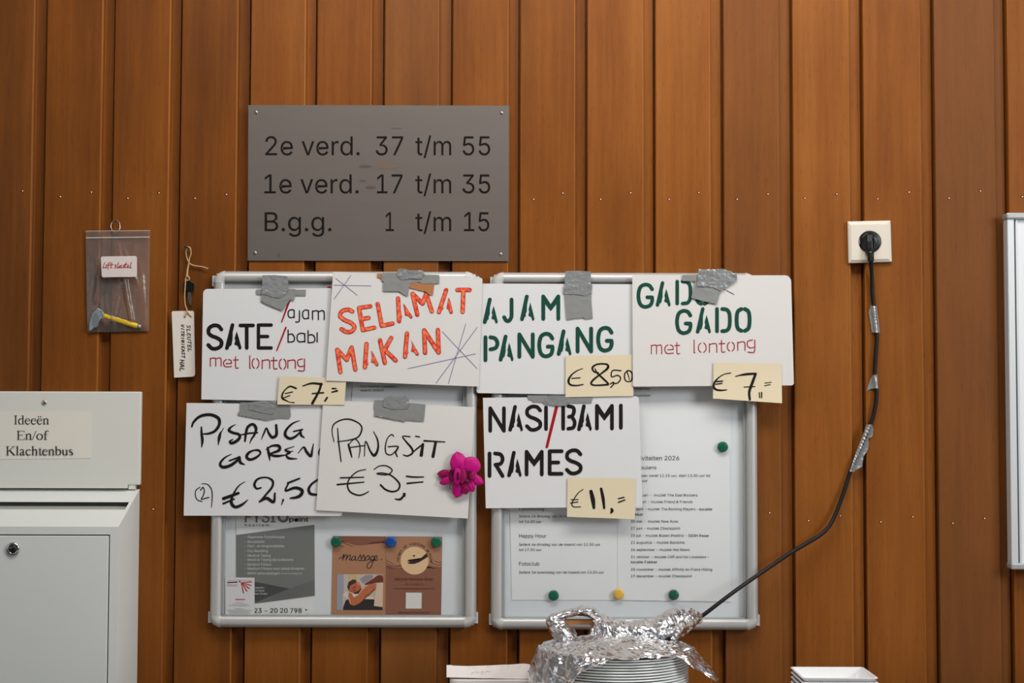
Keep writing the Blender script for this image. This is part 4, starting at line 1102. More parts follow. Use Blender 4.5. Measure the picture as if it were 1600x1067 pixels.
# ------------------------------------------------------------------ menu cards
# stencil alphabet in a unit box, y down: l = straight strokes, c = curves, p = solid pieces
GL = {
    'S': [('c', [(.98, .17), (.75, .02), (.4, .0), (.08, .12), (.05, .33), (.3, .46), (.65, .54), (.96, .68), (.95, .88), (.65, 1), (.3, 1), (.02, .85)])],
    'A': [('l', [(0, 1), (.44, 0)]), ('p', [(.08, 1.0), (.36, .86), (.34, .76), (.44, .66), (.46, .35), (.36, .2)]), ('p', [(.76, .27), (.86, .42), (1.14, .98), (1.08, 1.06), (.95, 1.06), (.84, .9), (.72, .88), (.58, .84), (.66, .68), (.6, .58)])],
    'T': [('l', [(0, 0), (1, 0)]), ('l', [(.5, 0), (.5, 1)])],
    'E': [('l', [(0, 0), (0, 1)]), ('l', [(0, 0), (1, 0)]), ('l', [(0, .5), (.72, .5)]), ('l', [(0, 1), (1, 1)])],
    'M': [('l', [(0, 1), (0, 0), (.5, .5), (1, 0), (1, 1)]), ('p', [(0, 0), (.5, .5), (.5, .66), (.02, .25)]), ('p', [(1, 0), (.5, .5), (.5, .66), (.98, .25)])],
    'N': [('l', [(0, 1), (0, 0), (1, 1), (1, 0)])],
    'J': [('c', [(.95, 0), (.95, .5), (.92, .82), (.6, 1), (.25, .98), (0, .83)])],
    'P': [('l', [(0, 0), (0, 1)]), ('c', [(.42, 0), (.8, .05), (1, .25), (.85, .46), (.42, .53)])],
    'G': [('c', [(1, .2), (.8, .03), (.45, -.01), (.12, .13), (0, .5), (.12, .87), (.45, 1.01), (.85, .94), (1, .75), (1, .57)]), ('l', [(1, .57), (.65, .57)])],
    'D': [('l', [(0, 0), (0, 1)]), ('c', [(.42, 0), (.8, .04), (1, .25), (1, .75), (.8, .96), (.42, 1)])],
    'O': [('c', [(.36, 0), (.1, .1), (0, .33), (0, .67), (.1, .9), (.36, 1)]), ('c', [(.64, 0), (.9, .1), (1, .33), (1, .67), (.9, .9), (.64, 1)])],
    'I': [('l', [(.5, 0), (.5, 1)])],
    'B': [('l', [(0, 0), (0, 1)]), ('c', [(.45, 0), (.85, .05), (.95, .22), (.8, .42), (.5, .47)]), ('c', [(.75, .46), (1, .7), (.88, .94), (.45, 1)])],
    'R': [('l', [(0, 0), (0, 1)]), ('c', [(.42, 0), (.85, .05), (1, .25), (.85, .45), (.45, .5)]), ('l', [(.5, .52), (1, 1)])],
    'a': [('c', [(1, .06), (.5, 0), (.06, .2), (.03, .75), (.35, 1), (1, .92)]), ('l', [(1, .06), (1, 1)])],
    'j': [('c', [(1, 0), (1, .75), (.8, .98), (0, 1)])],
    'm': [('l', [(0, 1), (0, .02)]), ('c', [(0, .1), (.3, .0), (.48, .12), (.5, 1)]), ('c', [(.5, .12), (.8, 0), (.98, .12), (1, 1)])],
    'b': [('l', [(0, 0), (0, 1)]), ('c', [(.05, .38), (.6, .33), (1, .55), (.92, .92), (.1, 1)])],
    'i': [('l', [(.5, 0), (.5, 1)])],
    'e': [('l', [(.3, .56), (.95, .52)]), ('c', [(.95, .52), (.88, .15), (.6, .02)]), ('c', [(.35, .02), (.08, .22), (.0, .6), (.25, .95), (.95, .92)])],
    't': [('c', [(.4, 0), (.4, .8), (.55, 1), (.95, .97)]), ('l', [(0, .28), (.95, .26)])],
    'l': [('l', [(.15, 0), (.15, 1)]), ('l', [(.15, 1), (.6, 1)])],
    'o': [('c', [(.32, .02), (.05, .25), (.03, .72), (.32, 1)]), ('c', [(.68, .02), (.95, .25), (.97, .72), (.68, 1)])],
    'n': [('l', [(0, 1), (0, .02)]), ('c', [(.05, .12), (.5, .0), (.95, .1), (1, 1)])],
    'g': [('c', [(.7, 0), (.1, .1), (.05, .45), (.4, .62), (.85, .58)]), ('c', [(1, .0), (1, .7), (.85, .97), (.1, .95)])],
}


def stencil(ik, ch, box, wd, rot=0.0):
    x0, y0, x1, y1 = box
    h = wd / 2
    ax, ay, bx, by = x0 + h, y0 + h, x1 - h, y1 - h
    cx, cy = (x0 + x1) / 2, (y0 + y1) / 2
    cr, sr = math.cos(math.radians(rot)), math.sin(math.radians(rot))

    def tr(p):
        x, y = ax + p[0] * (bx - ax) - cx, ay + p[1] * (by - ay) - cy
        return (cx + x * cr - y * sr, cy + x * sr + y * cr)
    for kd, pts in GL[ch]:
        q = [tr(p) for p in pts]
        if kd == 'l':
            ik.lines(q, wd)
        elif kd == 'c':
            ik.ribbon(q, wd)
        else:
            ik.poly(q)


GC = 'hand-lettered menu cards'
Z3, Z4, Z5, Z6 = (280, 410, 0.21559), (500, 410, 0.20611), (740, 410, 0.21559), (980, 410, 0.2249)
Z7, Z8, Z9 = (280, 610, 0.19682), (490, 610, 0.20619), (740, 610, 0.20611)


def curl(base, amp, cx, cy, fx, fy):
    return lambda x, y: base + amp * (((x - cx) / fx) ** 2 + ((y - cy) / fy) ** 2) * 0.5


# SATE
df = curl(0.0243, 0.0012, 430, 530, 110, 90)
sate = obj('menu_card', sheet_mb([(317.5, 451.5), (518, 450), (520, 628), (314.5, 624)], df, 14, 0.0006, (7, 0, 0, 0)), CARD)
tag(sate, 'white card reading SATE ajam babi in black and met lontong in red', 'sign', GC)
ik = Ink(df, Z3)
stencil(ik, 'S', (195, 443, 322, 637), 28)
stencil(ik, 'A', (332, 440, 452, 634), 27)
stencil(ik, 'T', (430, 443, 549, 633), 27)
stencil(ik, 'E', (562, 441, 679, 632), 25)
for ch, b in (('a', (785, 338, 838, 404)), ('j', (840, 345, 876, 436)), ('a', (890, 340, 942, 412)), ('m', (962, 345, 1056, 418)), ('b', (785, 485, 838, 582)), ('a', (850, 508, 915, 580)), ('b', (930, 490, 986, 586)), ('i', (990, 505, 1010, 580))):
    stencil(ik, ch, b, 9)
ik.done('black_lettering', INK_K, sate)
ik = Ink(df, Z3)
ik.ribbon([(800, 275), (742, 432)], [15, 10]).ribbon([(773, 472), (707, 638)], [13, 10])
for ch, b in (('m', (222, 688, 308, 755)), ('e', (318, 698, 386, 762)), ('t', (390, 680, 434, 770)), ('l', (506, 672, 526, 770)), ('o', (525, 692, 582, 770)), ('n', (598, 702, 660, 772)), ('t', (662, 684, 716, 775)), ('o', (722, 695, 778, 776)), ('n', (784, 703, 846, 770)), ('g', (854, 695, 912, 792))):
    stencil(ik, ch, b, 7.5)
ik.done('red_lettering', INK_R, sate)

# SELAMAT MAKAN
df = curl(0.0305, 0.001, 630, 510, 120, 90)
sel = obj('menu_card', sheet_mb([(520.5, 424.5), (754, 434), (748, 604), (509.5, 594.5)], df, 14, 0.0006, (0, 4, 0, 0)), CARD_W)
tag(sel, 'white card reading SELAMAT MAKAN in orange letters with pen stars', 'sign', GC)
SEL = [('c', [(245, 372), (215, 358), (170, 368), (152, 405), (185, 435), (235, 458), (262, 490), (240, 522), (200, 526), (163, 505)]),
       ('l', [(296, 345), (325, 513)]), ('l', [(296, 345), (382, 332)]), ('l', [(312, 430), (368, 420)]), ('l', [(325, 513), (412, 494)]),
       ('l', [(438, 315), (468, 480)]), ('l', [(468, 480), (550, 463)]),
       ('l', [(592, 272), (600, 445)]), ('l', [(702, 237), (738, 396)]), ('l', [(702, 237), (778, 312)]), ('l', [(778, 312), (805, 238)]), ('l', [(805, 238), (848, 370)]),
       ('l', [(957, 210), (902, 376)]), ('l', [(1042, 208), (1134, 208)]), ('l', [(1088, 208), (1081, 374)]),
       ('l', [(131, 662), (155, 830)]), ('l', [(131, 662), (203, 738)]), ('l', [(203, 738), (240, 645)]), ('l', [(240, 645), (268, 812)]),
       ('l', [(353, 618), (341, 795)]), ('l', [(455, 590), (492, 760)]), ('l', [(540, 572), (488, 668)]), ('l', [(488, 660), (574, 742)]),
       ('l', [(660, 538), (645, 714)]), ('l', [(790, 514), (797, 684)]), ('l', [(790, 514), (898, 680)]), ('l', [(894, 512), (900, 682)])]
SELP = [[(632, 308), (655, 340), (702, 410), (698, 424), (685, 424), (668, 405), (645, 402), (640, 360)], [(608, 440), (622, 415), (608, 330), (594, 300)],
        [(976, 265), (990, 300), (1008, 375), (1000, 390), (985, 386), (972, 352), (960, 350), (966, 310)], [(905, 375), (936, 350), (932, 320), (968, 230)],
        [(388, 665), (405, 690), (445, 772), (438, 788), (422, 782), (410, 762), (388, 758), (395, 715)], [(345, 795), (368, 770), (358, 730), (366, 640)],
        [(692, 588), (712, 625), (750, 690), (745, 706), (728, 703), (715, 680), (692, 672), (700, 630)], [(650, 712), (672, 685), (662, 650), (675, 560)]]
for nm, wd, m, ep, gr in (('letter_outlines', 33, INK_ORD, 0.0004, 0), ('orange_lettering', 24, INK_OR, 0.0009, 0.16)):
    ik = Ink(df, Z4, eps=ep)
    for kd, p in SEL:
        (ik.ribbon if kd == 'c' else ik.lines)(p, wd)
    for p in SELP:
        c = Vector((sum(q[0] for q in p) / len(p), sum(q[1] for q in p) / len(p)))
        ik.poly([tuple(c + (Vector(q) - c) * (1 - gr)) for q in p])
    ik.done(nm, m, sel)
ik = Ink(df, Z4)
for a, b in (((118, 120), (285, 250)), ((235, 98), (105, 280)), ((105, 172), (388, 178)), ((925, 523), (1190, 803)), ((1193, 490), (880, 915)), ((1105, 465), (973, 920)), ((665, 805), (1180, 692))):
    ik.lines([a, b], 4.2, False)
ik.done('pen_stars', INK_V, sel)

# AJAM PANGANG
df = curl(0.0256, 0.001, 870, 520, 130, 90)
aj = obj('menu_card', sheet_mb([(752, 443), (992, 444), (990, 618), (744.5, 614)], df, 14, 0.0006, (0, 0, 0, 4)), CARD)
tag(aj, 'white card reading AJAM PANGANG in dark green stencil capitals', 'sign', GC)
ik = Ink(df, Z5)
for ch, b, r in (('A', (67, 255, 178, 446), 0), ('J', (208, 255, 292, 437), 0), ('A', (337, 233, 444, 425), 0), ('M', (491, 232, 628, 422), 0),
                 ('P', (72, 528, 187, 722), 0), ('A', (182, 523, 292, 718), 0), ('N', (318, 507, 443, 697), 0), ('G', (462, 505, 585, 692), 0), ('A', (603, 485, 712, 676), 0), ('N', (740, 465, 866, 658), 0), ('G', (889, 462, 1014, 650), 0)):
    stencil(ik, ch, b, 28, r)
ik.done('green_lettering', INK_G, aj)

# GADO GADO
df = curl(0.0306, 0.0022, 1100, 470, 120, 140)
ga = obj('menu_card', sheet_mb([(988, 430.5), (1236, 430), (1240.5, 602), (989, 604)], df, 14, 0.0006, (1, 10, 4, 3)), CARD_W)
tag(ga, 'white card reading GADO GADO in green and met lontong in red', 'sign', GC)
ik = Ink(df, Z6)
for ch, b, wd in (('G', (65, 143, 186, 320), 26), ('A', (198, 130, 303, 308), 25), ('D', (335, 120, 450, 298), 25), ('O', (470, 120, 580, 300), 25),
                  ('G', (333, 325, 452, 502), 26), ('A', (477, 310, 583, 494), 25), ('D', (611, 310, 724, 490), 26), ('O', (748, 310, 863, 488), 27)):
    stencil(ik, ch, b, wd)
ik.done('green_lettering', INK_G, ga)
ik = Ink(df, Z6)
for ch, b in (('m', (165, 570, 243, 638)), ('e', (258, 568, 327, 638)), ('t', (328, 552, 370, 638)), ('l', (460, 535, 480, 630)), ('o', (492, 555, 552, 628)), ('n', (568, 560, 626, 628)), ('t', (635, 538, 684, 626)), ('o', (693, 550, 748, 618)), ('n', (765, 548, 822, 614)), ('g', (830, 535, 890, 630))):
    stencil(ik, ch, b, 6.5)
ik.done('red_lettering', INK_R, ga)
ik = Ink(df, Z6).lines([(675, 187), (680, 189)], 6).lines([(690, 195), (740, 221)], 6)
ik.done('pen_dash', mat('grey_pen', (96, 98, 98), 0.6), ga)

# PISANG GORENG
df = curl(0.0240, 0.001, 410, 715, 130, 90)
pi = obj('menu_card', sheet_mb([(291.5, 629.5), (533, 632), (534.5, 806), (287, 805.5)], df, 14, 0.0006, (0, 0, 4, 0)), CARD)
tag(pi, 'white card with brushy handwritten PISANG GOREN, partly under its neighbour', 'sign', GC)
ik = Ink(df, Z7)
rb = ik.ribbon
rb([(100, 288), (112, 255), (150, 215), (200, 195), (260, 195), (312, 222), (318, 270), (285, 320), (235, 342), (185, 345)], [14, 18, 22, 24, 25, 27, 24, 22, 18, 10])
rb([(176, 290), (178, 340), (184, 400), (178, 450)], [12, 20, 22, 8])
rb([(330, 332), (318, 375), (310, 432)], [14, 24, 6]).__class__
rb([(352, 298), (336, 328)], [5, 8])
rb([(448, 270), (415, 288), (394, 315), (425, 335), (472, 348), (480, 375), (450, 405), (415, 418), (402, 405), (425, 388)], [5, 14, 22, 22, 22, 24, 25, 24, 18, 8])
rb([(522, 402), (530, 340), (545, 290), (585, 268), (610, 300), (600, 345), (575, 385), (560, 420)], [16, 20, 22, 22, 24, 18, 14, 6])
rb([(490, 352), (555, 340), (622, 335)], [10, 14, 12])
rb([(652, 388), (675, 335), (692, 298), (712, 340), (740, 372), (772, 350), (770, 275)], [5, 14, 12, 20, 24, 24, 20])
rb([(958, 238), (900, 262), (852, 310), (842, 355), (880, 382), (930, 360), (975, 312)], [5, 14, 20, 24, 22, 18, 8])
rb([(908, 325), (978, 310)], [12, 14])
rb([(962, 325), (968, 355), (992, 374)], [18, 20, 10])
rb([(415, 505), (360, 535), (325, 580), (345, 608), (400, 598), (450, 565), (480, 532)], [5, 14, 20, 25, 25, 22, 12])
rb([(398, 558), (480, 528)], [12, 16])
rb([(478, 530), (485, 570), (520, 588)], [22, 24, 8])
rb([(600, 472), (555, 492), (535, 525), (560, 548), (605, 535), (645, 500), (630, 475), (592, 474)], [10, 20, 24, 22, 20, 14, 18, 12])
rb([(702, 452), (712, 500), (720, 555)], [14, 22, 8])
rb([(690, 470), (735, 440), (790, 440), (792, 475), (722, 505), (770, 520), (848, 512)], [8, 16, 24, 24, 14, 22, 8])
rb([(912, 444), (860, 462), (842, 475), (878, 492), (850, 510), (872, 538), (936, 542)], [5, 10, 14, 20, 14, 20, 6])
rb([(862, 488), (902, 482)], [10, 8])
rb([(943, 498), (988, 450), (1010, 485), (1045, 522), (1055, 480), (1065, 425)], [5, 14, 22, 20, 16, 8])
rb([(1118, 460), (1108, 490), (1110, 515)], [8, 12, 6])
ik.ribbon([(165, 768), (135, 790), (128, 830), (145, 868), (182, 880)], 7)
ik.ribbon([(178, 740), (225, 745), (258, 790), (262, 860), (256, 928)], [5, 7, 8, 8, 5])
ik.ribbon([(170, 792), (188, 768), (200, 795), (190, 835), (176, 862), (200, 858), (236, 848)], 8)
rb([(522, 724), (475, 755), (440, 805), (415, 865), (420, 905), (450, 925), (500, 905), (545, 868)], [5, 10, 14, 20, 26, 24, 20, 6])
rb([(352, 858), (470, 815)], [26, 22])
rb([(350, 898), (435, 862)], [16, 14])
rb([(650, 772), (615, 778), (597, 745), (625, 702), (690, 690), (740, 715), (738, 765), (690, 825), (638, 885)], [12, 16, 20, 16, 12, 18, 18, 16, 12])
rb([(640, 880), (695, 855), (750, 885), (760, 815)], [16, 26, 22, 14])
rb([(826, 868), (812, 908)], [16, 5])
rb([(862, 735), (955, 698)], [16, 14])
rb([(866, 740), (845, 795), (920, 772), (975, 792), (965, 830), (930, 848), (882, 855)], [12, 16, 22, 26, 26, 22, 12])
rb([(1098, 708), (1050, 745), (1028, 785), (1045, 820), (1098, 828)], [14, 18, 22, 22, 16])
ik.done('handwriting', INK_K, pi)

# PANGSIT
df = curl(0.0278, 0.001, 620, 710, 120, 90)
pg = obj('menu_card', sheet_mb([(505, 625), (742, 636), (731, 810), (494, 797)], df, 14, 0.0006), CARD_W)
tag(pg, 'white card with handwritten PANGSIT and the price 3 euro', 'sign', GC)
ik = Ink(df, Z8)
rb = ik.ribbon
rb([(155, 390), (140, 310), (155, 255), (215, 222), (280, 220), (345, 250), (366, 290), (340, 350), (275, 375), (180, 388)], [7, 8, 10, 11, 12, 11, 12, 12, 10, 7])
rb([(182, 287), (190, 390), (208, 538)], [8, 11, 9])
rb([(264, 408), (275, 450), (290, 505)], [14, 16, 10])
rb([(264, 412), (310, 368), (345, 400), (352, 450), (342, 510)], [7, 9, 9, 9, 6])
rb([(275, 432), (380, 418)], 9)
rb([(385, 497), (394, 385), (430, 460), (462, 492), (488, 440), (485, 375), (455, 312)], [7, 9, 14, 22, 16, 12, 6])
rb([(608, 348), (592, 334), (560, 362), (544, 425), (550, 475), (585, 488), (620, 460), (642, 425)], [7, 9, 8, 10, 10, 9, 9, 8])
rb([(565, 426), (640, 425), (622, 468), (634, 500)], [9, 10, 12, 10])
rb([(730, 350), (676, 347), (695, 380), (745, 440), (748, 475), (712, 496), (680, 488)], [10, 9, 12, 16, 14, 12, 8])
rb([(772, 346), (802, 352)], [9, 10])
rb([(742, 478), (785, 440), (832, 405)], [8, 12, 12])
rb([(828, 408), (816, 490)], [20, 26])
rb([(838, 381), (995, 390)], [14, 8])
rb([(925, 394), (905, 500)], [20, 24])
rb([(396, 598), (330, 615), (275, 665), (257, 715), (275, 765), (330, 792), (375, 788), (418, 765)], [7, 9, 10, 11, 12, 12, 11, 7])
rb([(204, 662), (380, 657)], [11, 9])
rb([(180, 713), (382, 694)], [13, 9])
rb([(458, 598), (500, 572), (555, 572), (595, 602), (570, 634), (520, 638), (478, 630), (520, 625), (590, 645), (650, 705), (640, 752), (595, 766), (545, 750), (508, 715)], [7, 8, 9, 10, 10, 9, 8, 9, 11, 13, 13, 13, 14, 14])
ik.lines([(688, 776), (686, 805)], 22, False)
rb([(682, 800), (655, 825), (618, 822)], [16, 16, 8])
rb([(704, 650), (765, 656), (833, 655)], [12, 12, 9])
rb([(710, 704), (770, 698), (828, 693)], [14, 11, 10])
ik.done('handwriting', INK_K, pg)

# NASI / BAMI RAMES
df = curl(0.0262, 0.0012, 870, 700, 130, 90)
na = obj('menu_card', sheet_mb([(754.5, 621.5), (998, 619), (1004, 792), (759, 794)], df, 14, 0.0006, (0, 5, 4, 0)), CARD)
tag(na, 'white card reading NASI BAMI RAMES in black with a red slash', 'sign', GC)
ik = Ink(df, Z9)
for ch, b in (('N', (112, 120, 244, 320)), ('A', (263, 110, 376, 312)), ('S', (388, 108, 521, 310)), ('I', (535, 115, 563, 306)), ('B', (665, 105, 780, 304)), ('A', (785, 105, 898, 308)), ('M', (921, 102, 1063, 302)), ('I', (1102, 100, 1131, 296)),
              ('R', (107, 463, 234, 662)), ('A', (255, 457, 366, 657)), ('M', (388, 450, 531, 650)), ('E', (563, 446, 682, 645)), ('S', (691, 440, 827, 640))):
    stencil(ik, ch, b, 28)
ik.done('black_lettering', INK_K, na)
ik = Ink(df, Z9).ribbon([(632, 112), (555, 428)], [24, 21])
ik.done('red_slash', INK_R, na)

# ------------------------------------------------------------------ price notes
GN = 'pale yellow price notes'
df = curl(0.0288, 0.001, 470, 590, 60, 30)
o = obj('sticky_note', sheet_mb([(437, 587), (541, 592), (538, 632.5), (433, 632)], df, 8, 0.0004), STICKY)
tag(o, 'pale yellow note marked 7 euro under the red met lontong of the SATE card', 'note', GN)
ik = Ink(df, Z3)
rb = ik.ribbon
rb([(846, 912), (805, 898), (770, 920), (748, 955), (748, 985), (775, 1000), (800, 1012), (834, 1016)], [14, 12, 9, 12, 14, 10, 6, 8])
ik.lines([(768, 950), (822, 938)], 8).lines([(755, 982), (802, 964)], 8)
rb([(896, 895), (960, 876), (1032, 882)], [8, 14, 18])
rb([(1030, 880), (1010, 940), (965, 1020)], [18, 16, 20])
rb([(965, 950), (1045, 944)], [10, 12])
rb([(1072, 980), (1056, 1004)], [14, 12])
rb([(1112, 914), (1138, 914)], [13, 8])
rb([(1106, 940), (1145, 930)], [9, 14])
ik.done('handwriting', INK_K, o)

df = curl(0.0286, 0.001, 935, 570, 60, 40)
o = obj('sticky_note', sheet_mb([(884, 556), (990, 554), (989, 618.5), (883.5, 620.5)], df, 8, 0.0004), STICKY)
tag(o, 'pale yellow note marked 8,50 euro on the AJAM PANGANG card', 'note', GN)
ik = Ink(df, Z5)
rb = ik.ribbon
rb([(792, 768), (750, 785), (710, 815), (688, 855), (700, 885), (745, 892), (794, 884)], [5, 8, 11, 16, 14, 11, 8])
ik.ribbon([(712, 840), (772, 836)], 8)
rb([(905, 800), (872, 790), (862, 760), (900, 737), (965, 738), (972, 765), (925, 805), (868, 850), (852, 878), (880, 890), (960, 886), (975, 878), (935, 838), (895, 800), (880, 770)], [10, 12, 14, 12, 13, 18, 12, 14, 15, 12, 14, 14, 14, 12, 8])
rb([(992, 880), (1012, 868), (1016, 880), (994, 906)], 9)
rb([(1068, 784), (1008, 783), (1000, 828), (1045, 818), (1066, 840), (1045, 872), (1012, 878)], 9)
rb([(1118, 786), (1096, 805), (1096, 845), (1112, 862), (1142, 858), (1152, 820), (1140, 790), (1112, 786), (1122, 820), (1130, 850)], [8, 9, 9, 8, 10, 14, 10, 9, 7, 6])
ik.done('handwriting', INK_K, o)

df = lambda x, y: 0.0345 + 0.0000012 * (y - 570) ** 2 * (1 if y > 570 else 0)
o = obj('sticky_note', sheet_mb([(1115, 566), (1221, 568), (1222, 630), (1114, 622.5)], df, 8, 0.0004), STICKY)
tag(o, 'pale yellow note marked 7 euro hanging off the GADO GADO card', 'note', GN)
ik = Ink(df, Z6)
rb = ik.ribbon
rb([(718, 768), (670, 778), (625, 810), (600, 850), (612, 880), (650, 888), (692, 885)], [8, 7, 10, 16, 16, 12, 7])
rb([(615, 828), (662, 824)], 10)
rb([(615, 846), (658, 840)], 9)
rb([(752, 792), (820, 775), (895, 770)], [6, 12, 10])
ik.lines([(760, 788), (880, 778)], 5)
rb([(892, 775), (868, 840), (848, 900), (852, 952)], [18, 20, 18, 16])
rb([(812, 866), (888, 862)], 7)
ik.lines([(918, 905), (920, 938)], 8).lines([(934, 903), (934, 940)], 9)
rb([(956, 838), (1000, 832)], 6)
rb([(954, 857), (994, 848)], 6)
ik.done('handwriting', INK_K, o)

df = curl(0.0288, 0.0012, 940, 770, 60, 40)
o = obj('sticky_note', sheet_mb([(887, 746.5), (993.5, 747.5), (992, 811), (886, 807.5)], df, 8, 0.0004), STICKY)
tag(o, 'pale yellow note marked 11 euro on the NASI BAMI RAMES card', 'note', GN)
ik = Ink(df, Z9)
rb = ik.ribbon
rb([(830, 750), (795, 775), (760, 825), (745, 862), (760, 882), (812, 882)], [6, 7, 8, 9, 8, 7])
ik.lines([(740, 828), (792, 826)], 7).lines([(734, 853), (790, 845)], 8)
rb([(890, 765), (905, 830), (912, 890)], [26, 32, 20])
rb([(967, 745), (982, 820), (990, 892)], [20, 24, 16])
rb([(1045, 896), (1050, 912), (1040, 930)], [14, 24, 10])
ik.lines([(1098, 820), (1140, 810)], 10).lines([(1098, 848), (1146, 830)], 10)
ik.done('handwriting', INK_K, o)


# ------------------------------------------------------------------ duct tape
def tape_piece(tf, pts, dfn, amp=0.0009, freq=60, seed=0, thick=0.0003):
    bm = bmesh.new()
    vs = [bm.verts.new((tf[0] + p[0] * tf[2], tf[1] + p[1] * tf[2], 0)) for p in pts]
    f = bm.faces.new(vs)
    bmesh.ops.triangulate(bm, faces=[f])
    for _ in range(6):
        es = [e for e in bm.edges if e.calc_length() > 3.0]
        if not es:
            break
        bmesh.ops.subdivide_edges(bm, edges=es, cuts=1)
        bmesh.ops.triangulate(bm, faces=[f for f in bm.faces if len(f.verts) > 3])
    bm.verts.index_update()
    out = []
    for v in bm.verts:
        x, y = v.co.x, v.co.y
        s = Vector((x * 0.06 + seed * 9.1, y * 0.11, seed))
        wv = abs(noise.noise(s)) * 0.7 + abs(noise.noise(s * 2.7)) * 0.5
        out.append(P(x, y, dfn(x, y) + thick + amp * wv))
    mb = MB()
    mb.add(out, [[v.index for v in f.verts] for f in bm.faces], 0, True)
    # skirt to give it thickness
    for e in bm.edges:
        if len(e.link_faces) == 1:
            a, b = e.verts[0].index, e.verts[1].index
            dn = Vector((0, thick, 0))
            mb.add([out[a], out[b], out[b] + dn, out[a] + dn], [(0, 1, 2, 3)])
    bm.free()
    return mb


GT = 'grey duct tape holding the menu cards'


def tape(label, pieces, base, group=GT):
    c = P(pieces[0][1][0][0] * pieces[0][0][2] + pieces[0][0][0], pieces[0][1][0][1] * pieces[0][0][2] + pieces[0][0][1], base)
    t = thing('duct_tape', c, label, 'tape', group)
    for i, (tf, pts, m, dz, amp) in enumerate(pieces):
        obj('tape_strip', tape_piece(tf, pts, const(base + dz), amp, seed=i + base * 500), m, t)
    return t


t1 = (380, 415, 0.07027)
tape('wrinkled grey duct tape at the top of the SATE card', [
    (t1, [(290, 530), (700, 532), (1395, 535), (1390, 670), (800, 660), (290, 640)], TAPE, 0.0, 0.0004),
    (t1, [(600, 500), (1160, 520), (1165, 620), (1130, 770), (1040, 760), (870, 1000), (500, 850), (390, 790), (410, 640)], TAPE, 0.0008, 0.0007),
    (t1, [(430, 210), (700, 205), (980, 240), (1000, 330), (1000, 560), (900, 680), (800, 725), (650, 700), (415, 620), (425, 370)], TAPE_L, 0.0016, 0.0022)], 0.0262)
t2 = (580, 410, 0.075)
tape('grey and brown tape patched over the top of the SELAMAT MAKAN card', [
    (t2, [(130, 230), (230, 230), (230, 345), (125, 310)], TAPE_B, 0.0, 0.0003),
    (t2, [(790, 420), (1320, 430), (1285, 680), (1215, 675), (1140, 550), (1110, 605), (800, 530)], TAPE_B, 0.0001, 0.0003),
    (t2, [(230, 215), (530, 215), (1110, 250), (1420, 260), (1420, 435), (1080, 445), (1000, 405), (800, 435), (770, 690), (720, 690), (580, 600), (245, 600), (255, 390), (210, 380)], TAPE, 0.0006, 0.0006),
    (t2, [(530, 215), (560, 140), (620, 120), (800, 160), (1080, 165), (1115, 250), (1050, 350), (830, 335), (640, 365), (570, 330)], TAPE_L, 0.0014, 0.0024)], 0.0322)
t3 = (865, 415, 0.08439)
tape('long upright grey duct tape strip at the top of the AJAM PANGANG card', [
    (t3, [(200, 500), (700, 500), (700, 650), (725, 970), (570, 990), (560, 960), (400, 975), (240, 1005)], TAPE, 0.0, 0.0005),
    (t3, [(220, 100), (450, 95), (690, 110), (690, 330), (715, 340), (705, 510), (600, 560), (400, 530), (205, 525), (175, 500), (205, 330)], TAPE_L, 0.0007, 0.0016)], 0.0275)
t4 = (1050, 415, 0.075)
tape('crumpled grey duct tape covering the first O of the GADO GADO card', [
    (t4, [(215, 195), (560, 190), (560, 325), (215, 320)], TAPE, 0.0, 0.0003),
    (t4, [(480, 330), (700, 380), (1020, 420), (1010, 530), (930, 800), (660, 740), (400, 670)], TAPE, 0.0002, 0.0007),
    (t4, [(555, 70), (800, 80), (1070, 60), (1080, 160), (1350, 165), (1355, 290), (1200, 400), (1010, 530), (860, 450), (520, 430), (540, 185)], TAPE_L, 0.0009, 0.0026)], 0.0332)
t5 = (365, 610, 0.0625)
tape('grey duct tape along the top of the PISANG GOREN card', [
    (t5, [(165, 300), (600, 300), (1080, 340), (1410, 365), (1430, 630), (1395, 700), (1140, 690), (820, 750), (800, 650), (105, 620), (110, 545), (155, 540)], TAPE, 0.0, 0.0005),
    (t5, [(400, 300), (650, 265), (1080, 265), (1060, 400), (980, 610), (760, 570), (360, 470)], TAPE_L, 0.0006, 0.0018)], 0.0257)
t6 = (575, 610, 0.0625)
tape('grey duct tape along the top of the PANGSIT card', [
    (t6, [(165, 235), (400, 245), (800, 270), (1040, 310), (1440, 350), (1395, 775), (930, 745), (920, 785), (850, 770), (790, 720), (150, 640), (170, 480), (140, 460)], TAPE, 0.0, 0.0005),
    (t6, [(390, 190), (450, 150), (560, 130), (930, 130), (1010, 210), (1035, 300), (1020, 420), (960, 460), (720, 470), (560, 460), (380, 400)], TAPE_L, 0.0006, 0.0022)], 0.0296)
t7 = (815, 605, 0.075)
tape('grey duct tape between the AJAM PANGANG card and the NASI card', [
    (t7, [(120, 168), (500, 168), (1000, 170), (1490, 205), (1450, 330), (1000, 330), (420, 315), (220, 310), (225, 270), (140, 265)], TAPE, 0.0, 0.0004),
    (t7, [(540, 168), (920, 168), (1015, 200), (1000, 330), (930, 385), (700, 390), (440, 345)], TAPE_L, 0.0004, 0.0012)], 0.0277)

# ------------------------------------------------------------------ socket, plug and cable
so = thing('wall_socket', P(1358.5, 411, 0), 'square cream wall socket with a black plug in it', 'socket')
mb = MB()
dS = 0.011


def ring_quad(r, d):
    c = [(1324 + r, 346 + r), (1391.5 - r, 344.5 + r), (1393.5 - r, 409.5 - r), (1325.5 + r, 411.5 - r)]
    return [P(*q, d) for q in c]


